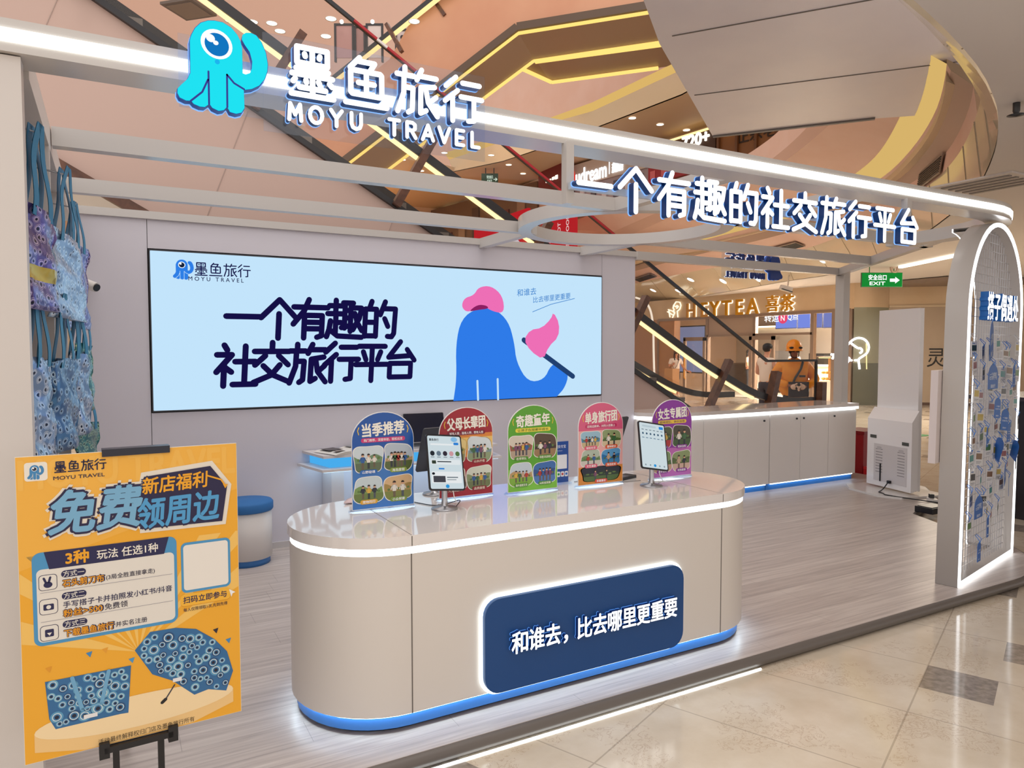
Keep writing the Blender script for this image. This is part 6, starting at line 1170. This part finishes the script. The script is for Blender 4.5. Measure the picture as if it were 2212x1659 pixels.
# man with cap, seen from behind
p = dep(1655, 800, 15.6); p.z = 0
t, s, H = person('person in white sleeveless shirt, black cap and dark trousers, standing with back to us', tuple(p), face_cam(p)+2.5, 1.76, (((-.25, -.03, 1.15), (-.16, -.27, 1.12), (.2, -1, 0)), ((.24, .0, 1.14), (.18, -.24, 1.08), (-.2, -1, 0))), stand, dict(m=mat('e2cfc0', .7), ease=1.2, hem=.86, sleeve=0), dict(m=mat('3a3640', .7)), dict())
MB().ball(H+V((0, .0, .06*s)), .1*s, .115*s, .08*s, mat('16161a', .6), 16, 8).build('cap', t, False); MB().box(-.06*s, .06*s, -.3*s, -.285*s, 1.1*s, 1.25*s, mat('7a8a9a', .3)).build('held_pack', t, False)
# woman in cap with shorts
p = at(1459, 857, 'Z', 0); p.z = 0
t, s, H = person('person in white top, cap and dark shorts, left of the shop door', tuple(p), face_cam(p)+.35, 1.62, (((-.26, .0, 1.14), (-.2, -.2, 1.2), (.3, -.4, .8)), ((.27, -.02, 1.14), (.40, -.16, .98), (.9, -.3, -.2))), (((-.1, -.08, .5), (-.1, .0, .085)), ((.1, .04, .5), (.1, .08, .085))), dict(m=mat('f0e2d6', .7), ease=1.15, hem=1.0, sleeve=.5), dict(m=mat('3f4250', .7), len=.4, name='shorts'), dict(long=True, shoe=mat('efe9e2', .5), hairm=mat('2a1a16', .6)))
MB().ball(H+V((0, .0, .055*s)), .098*s, .11*s, .075*s, mat('5a3a30', .6), 14, 8).build('cap', t, False); MB().prism([(a*s*.075, -.05*s-b*s*.13) for a, b in ((-1, 0), (1, 0), (.7, .8), (0, 1), (-.7, .8))], 0, .012*s, mat('4a2e26', .6), lambda x, y, z: H+V((x, y-.03*s, z+.035*s))).build('cap_peak', t, False)
MB().tube([V((.1, -.09, 1.43))*s, V((0, -.15, 1.2))*s, V((-.14, -.13, 1.02))*s], .009*s, mat('3a2a26', .5), 6).build('bag_strap', t, False)
tag_o = thing('paper_bag', 'large brown paper bag held in front of the person with the cap', 'bag', tuple(p)); r_ = face_cam(p)+.35; q = p+V((cos(r_)*-.3+sin(r_)*.42, sin(r_)*-.3-cos(r_)*.42, .62)); MB().box(q.x-.16, q.x+.16, q.y-.22, q.y+.2, .42, 1.0, mat('b98a5e', .7)).build('body', tag_o, bevel=.01); MB().tube([V((q.x, q.y-.1, 1.0)), V((q.x, q.y-.05, 1.09)), V((q.x, q.y+.05, 1.09)), V((q.x, q.y+.1, 1.0))], .01, mat('8a5f3a', .7), 6).build('handle', tag_o)
# woman with bag near the shop counter
p = at(1615, 846, 'Z', 0); p.z = 0
t, s, H = person('person in pale pink top and black skirt queuing by the shop counter', tuple(p), face_cam(p)+1.5, 1.64, (((-.22, .02, 1.13), (-.2, -.12, .95), (0, -.3, -1)), ((.22, .02, 1.13), (.2, -.12, .95), (0, -.3, -1))), stand, dict(m=mat('e6cabb', .7), ease=1.12, hem=1.0, sleeve=.5), dict(m=mat('26262e', .7)), dict(long=True))
MB().ball(V((.24, .05, .88))*s, .06*s, .13*s, .12*s, mat('4a4440', .5), 10, 7).build('shoulder_bag', t, False)
# shop assistant behind the counter
p = V((FX+4.1, 0, 0)); q = at(1716, 760, 'X', FX+4.1); p.y = q.y
t, s, H = person('person in white top and dark cap working behind the shop counter', tuple(p), -pi/2+.4, 1.66, (((-.24, -.02, 1.14), (-.2, -.26, 1.12), (.1, -1, 0)), ((.24, -.02, 1.14), (.2, -.26, 1.12), (-.1, -1, 0))), stand, dict(m=mat('eadfd6', .7), ease=1.15, hem=.9, sleeve=.5), dict(m=mat('2a2a30', .7)), dict())
MB().ball(H+V((0, 0, .055*s)), .098*s, .11*s, .075*s, mat('1e1e26', .6), 14, 8).build('cap', t, False)
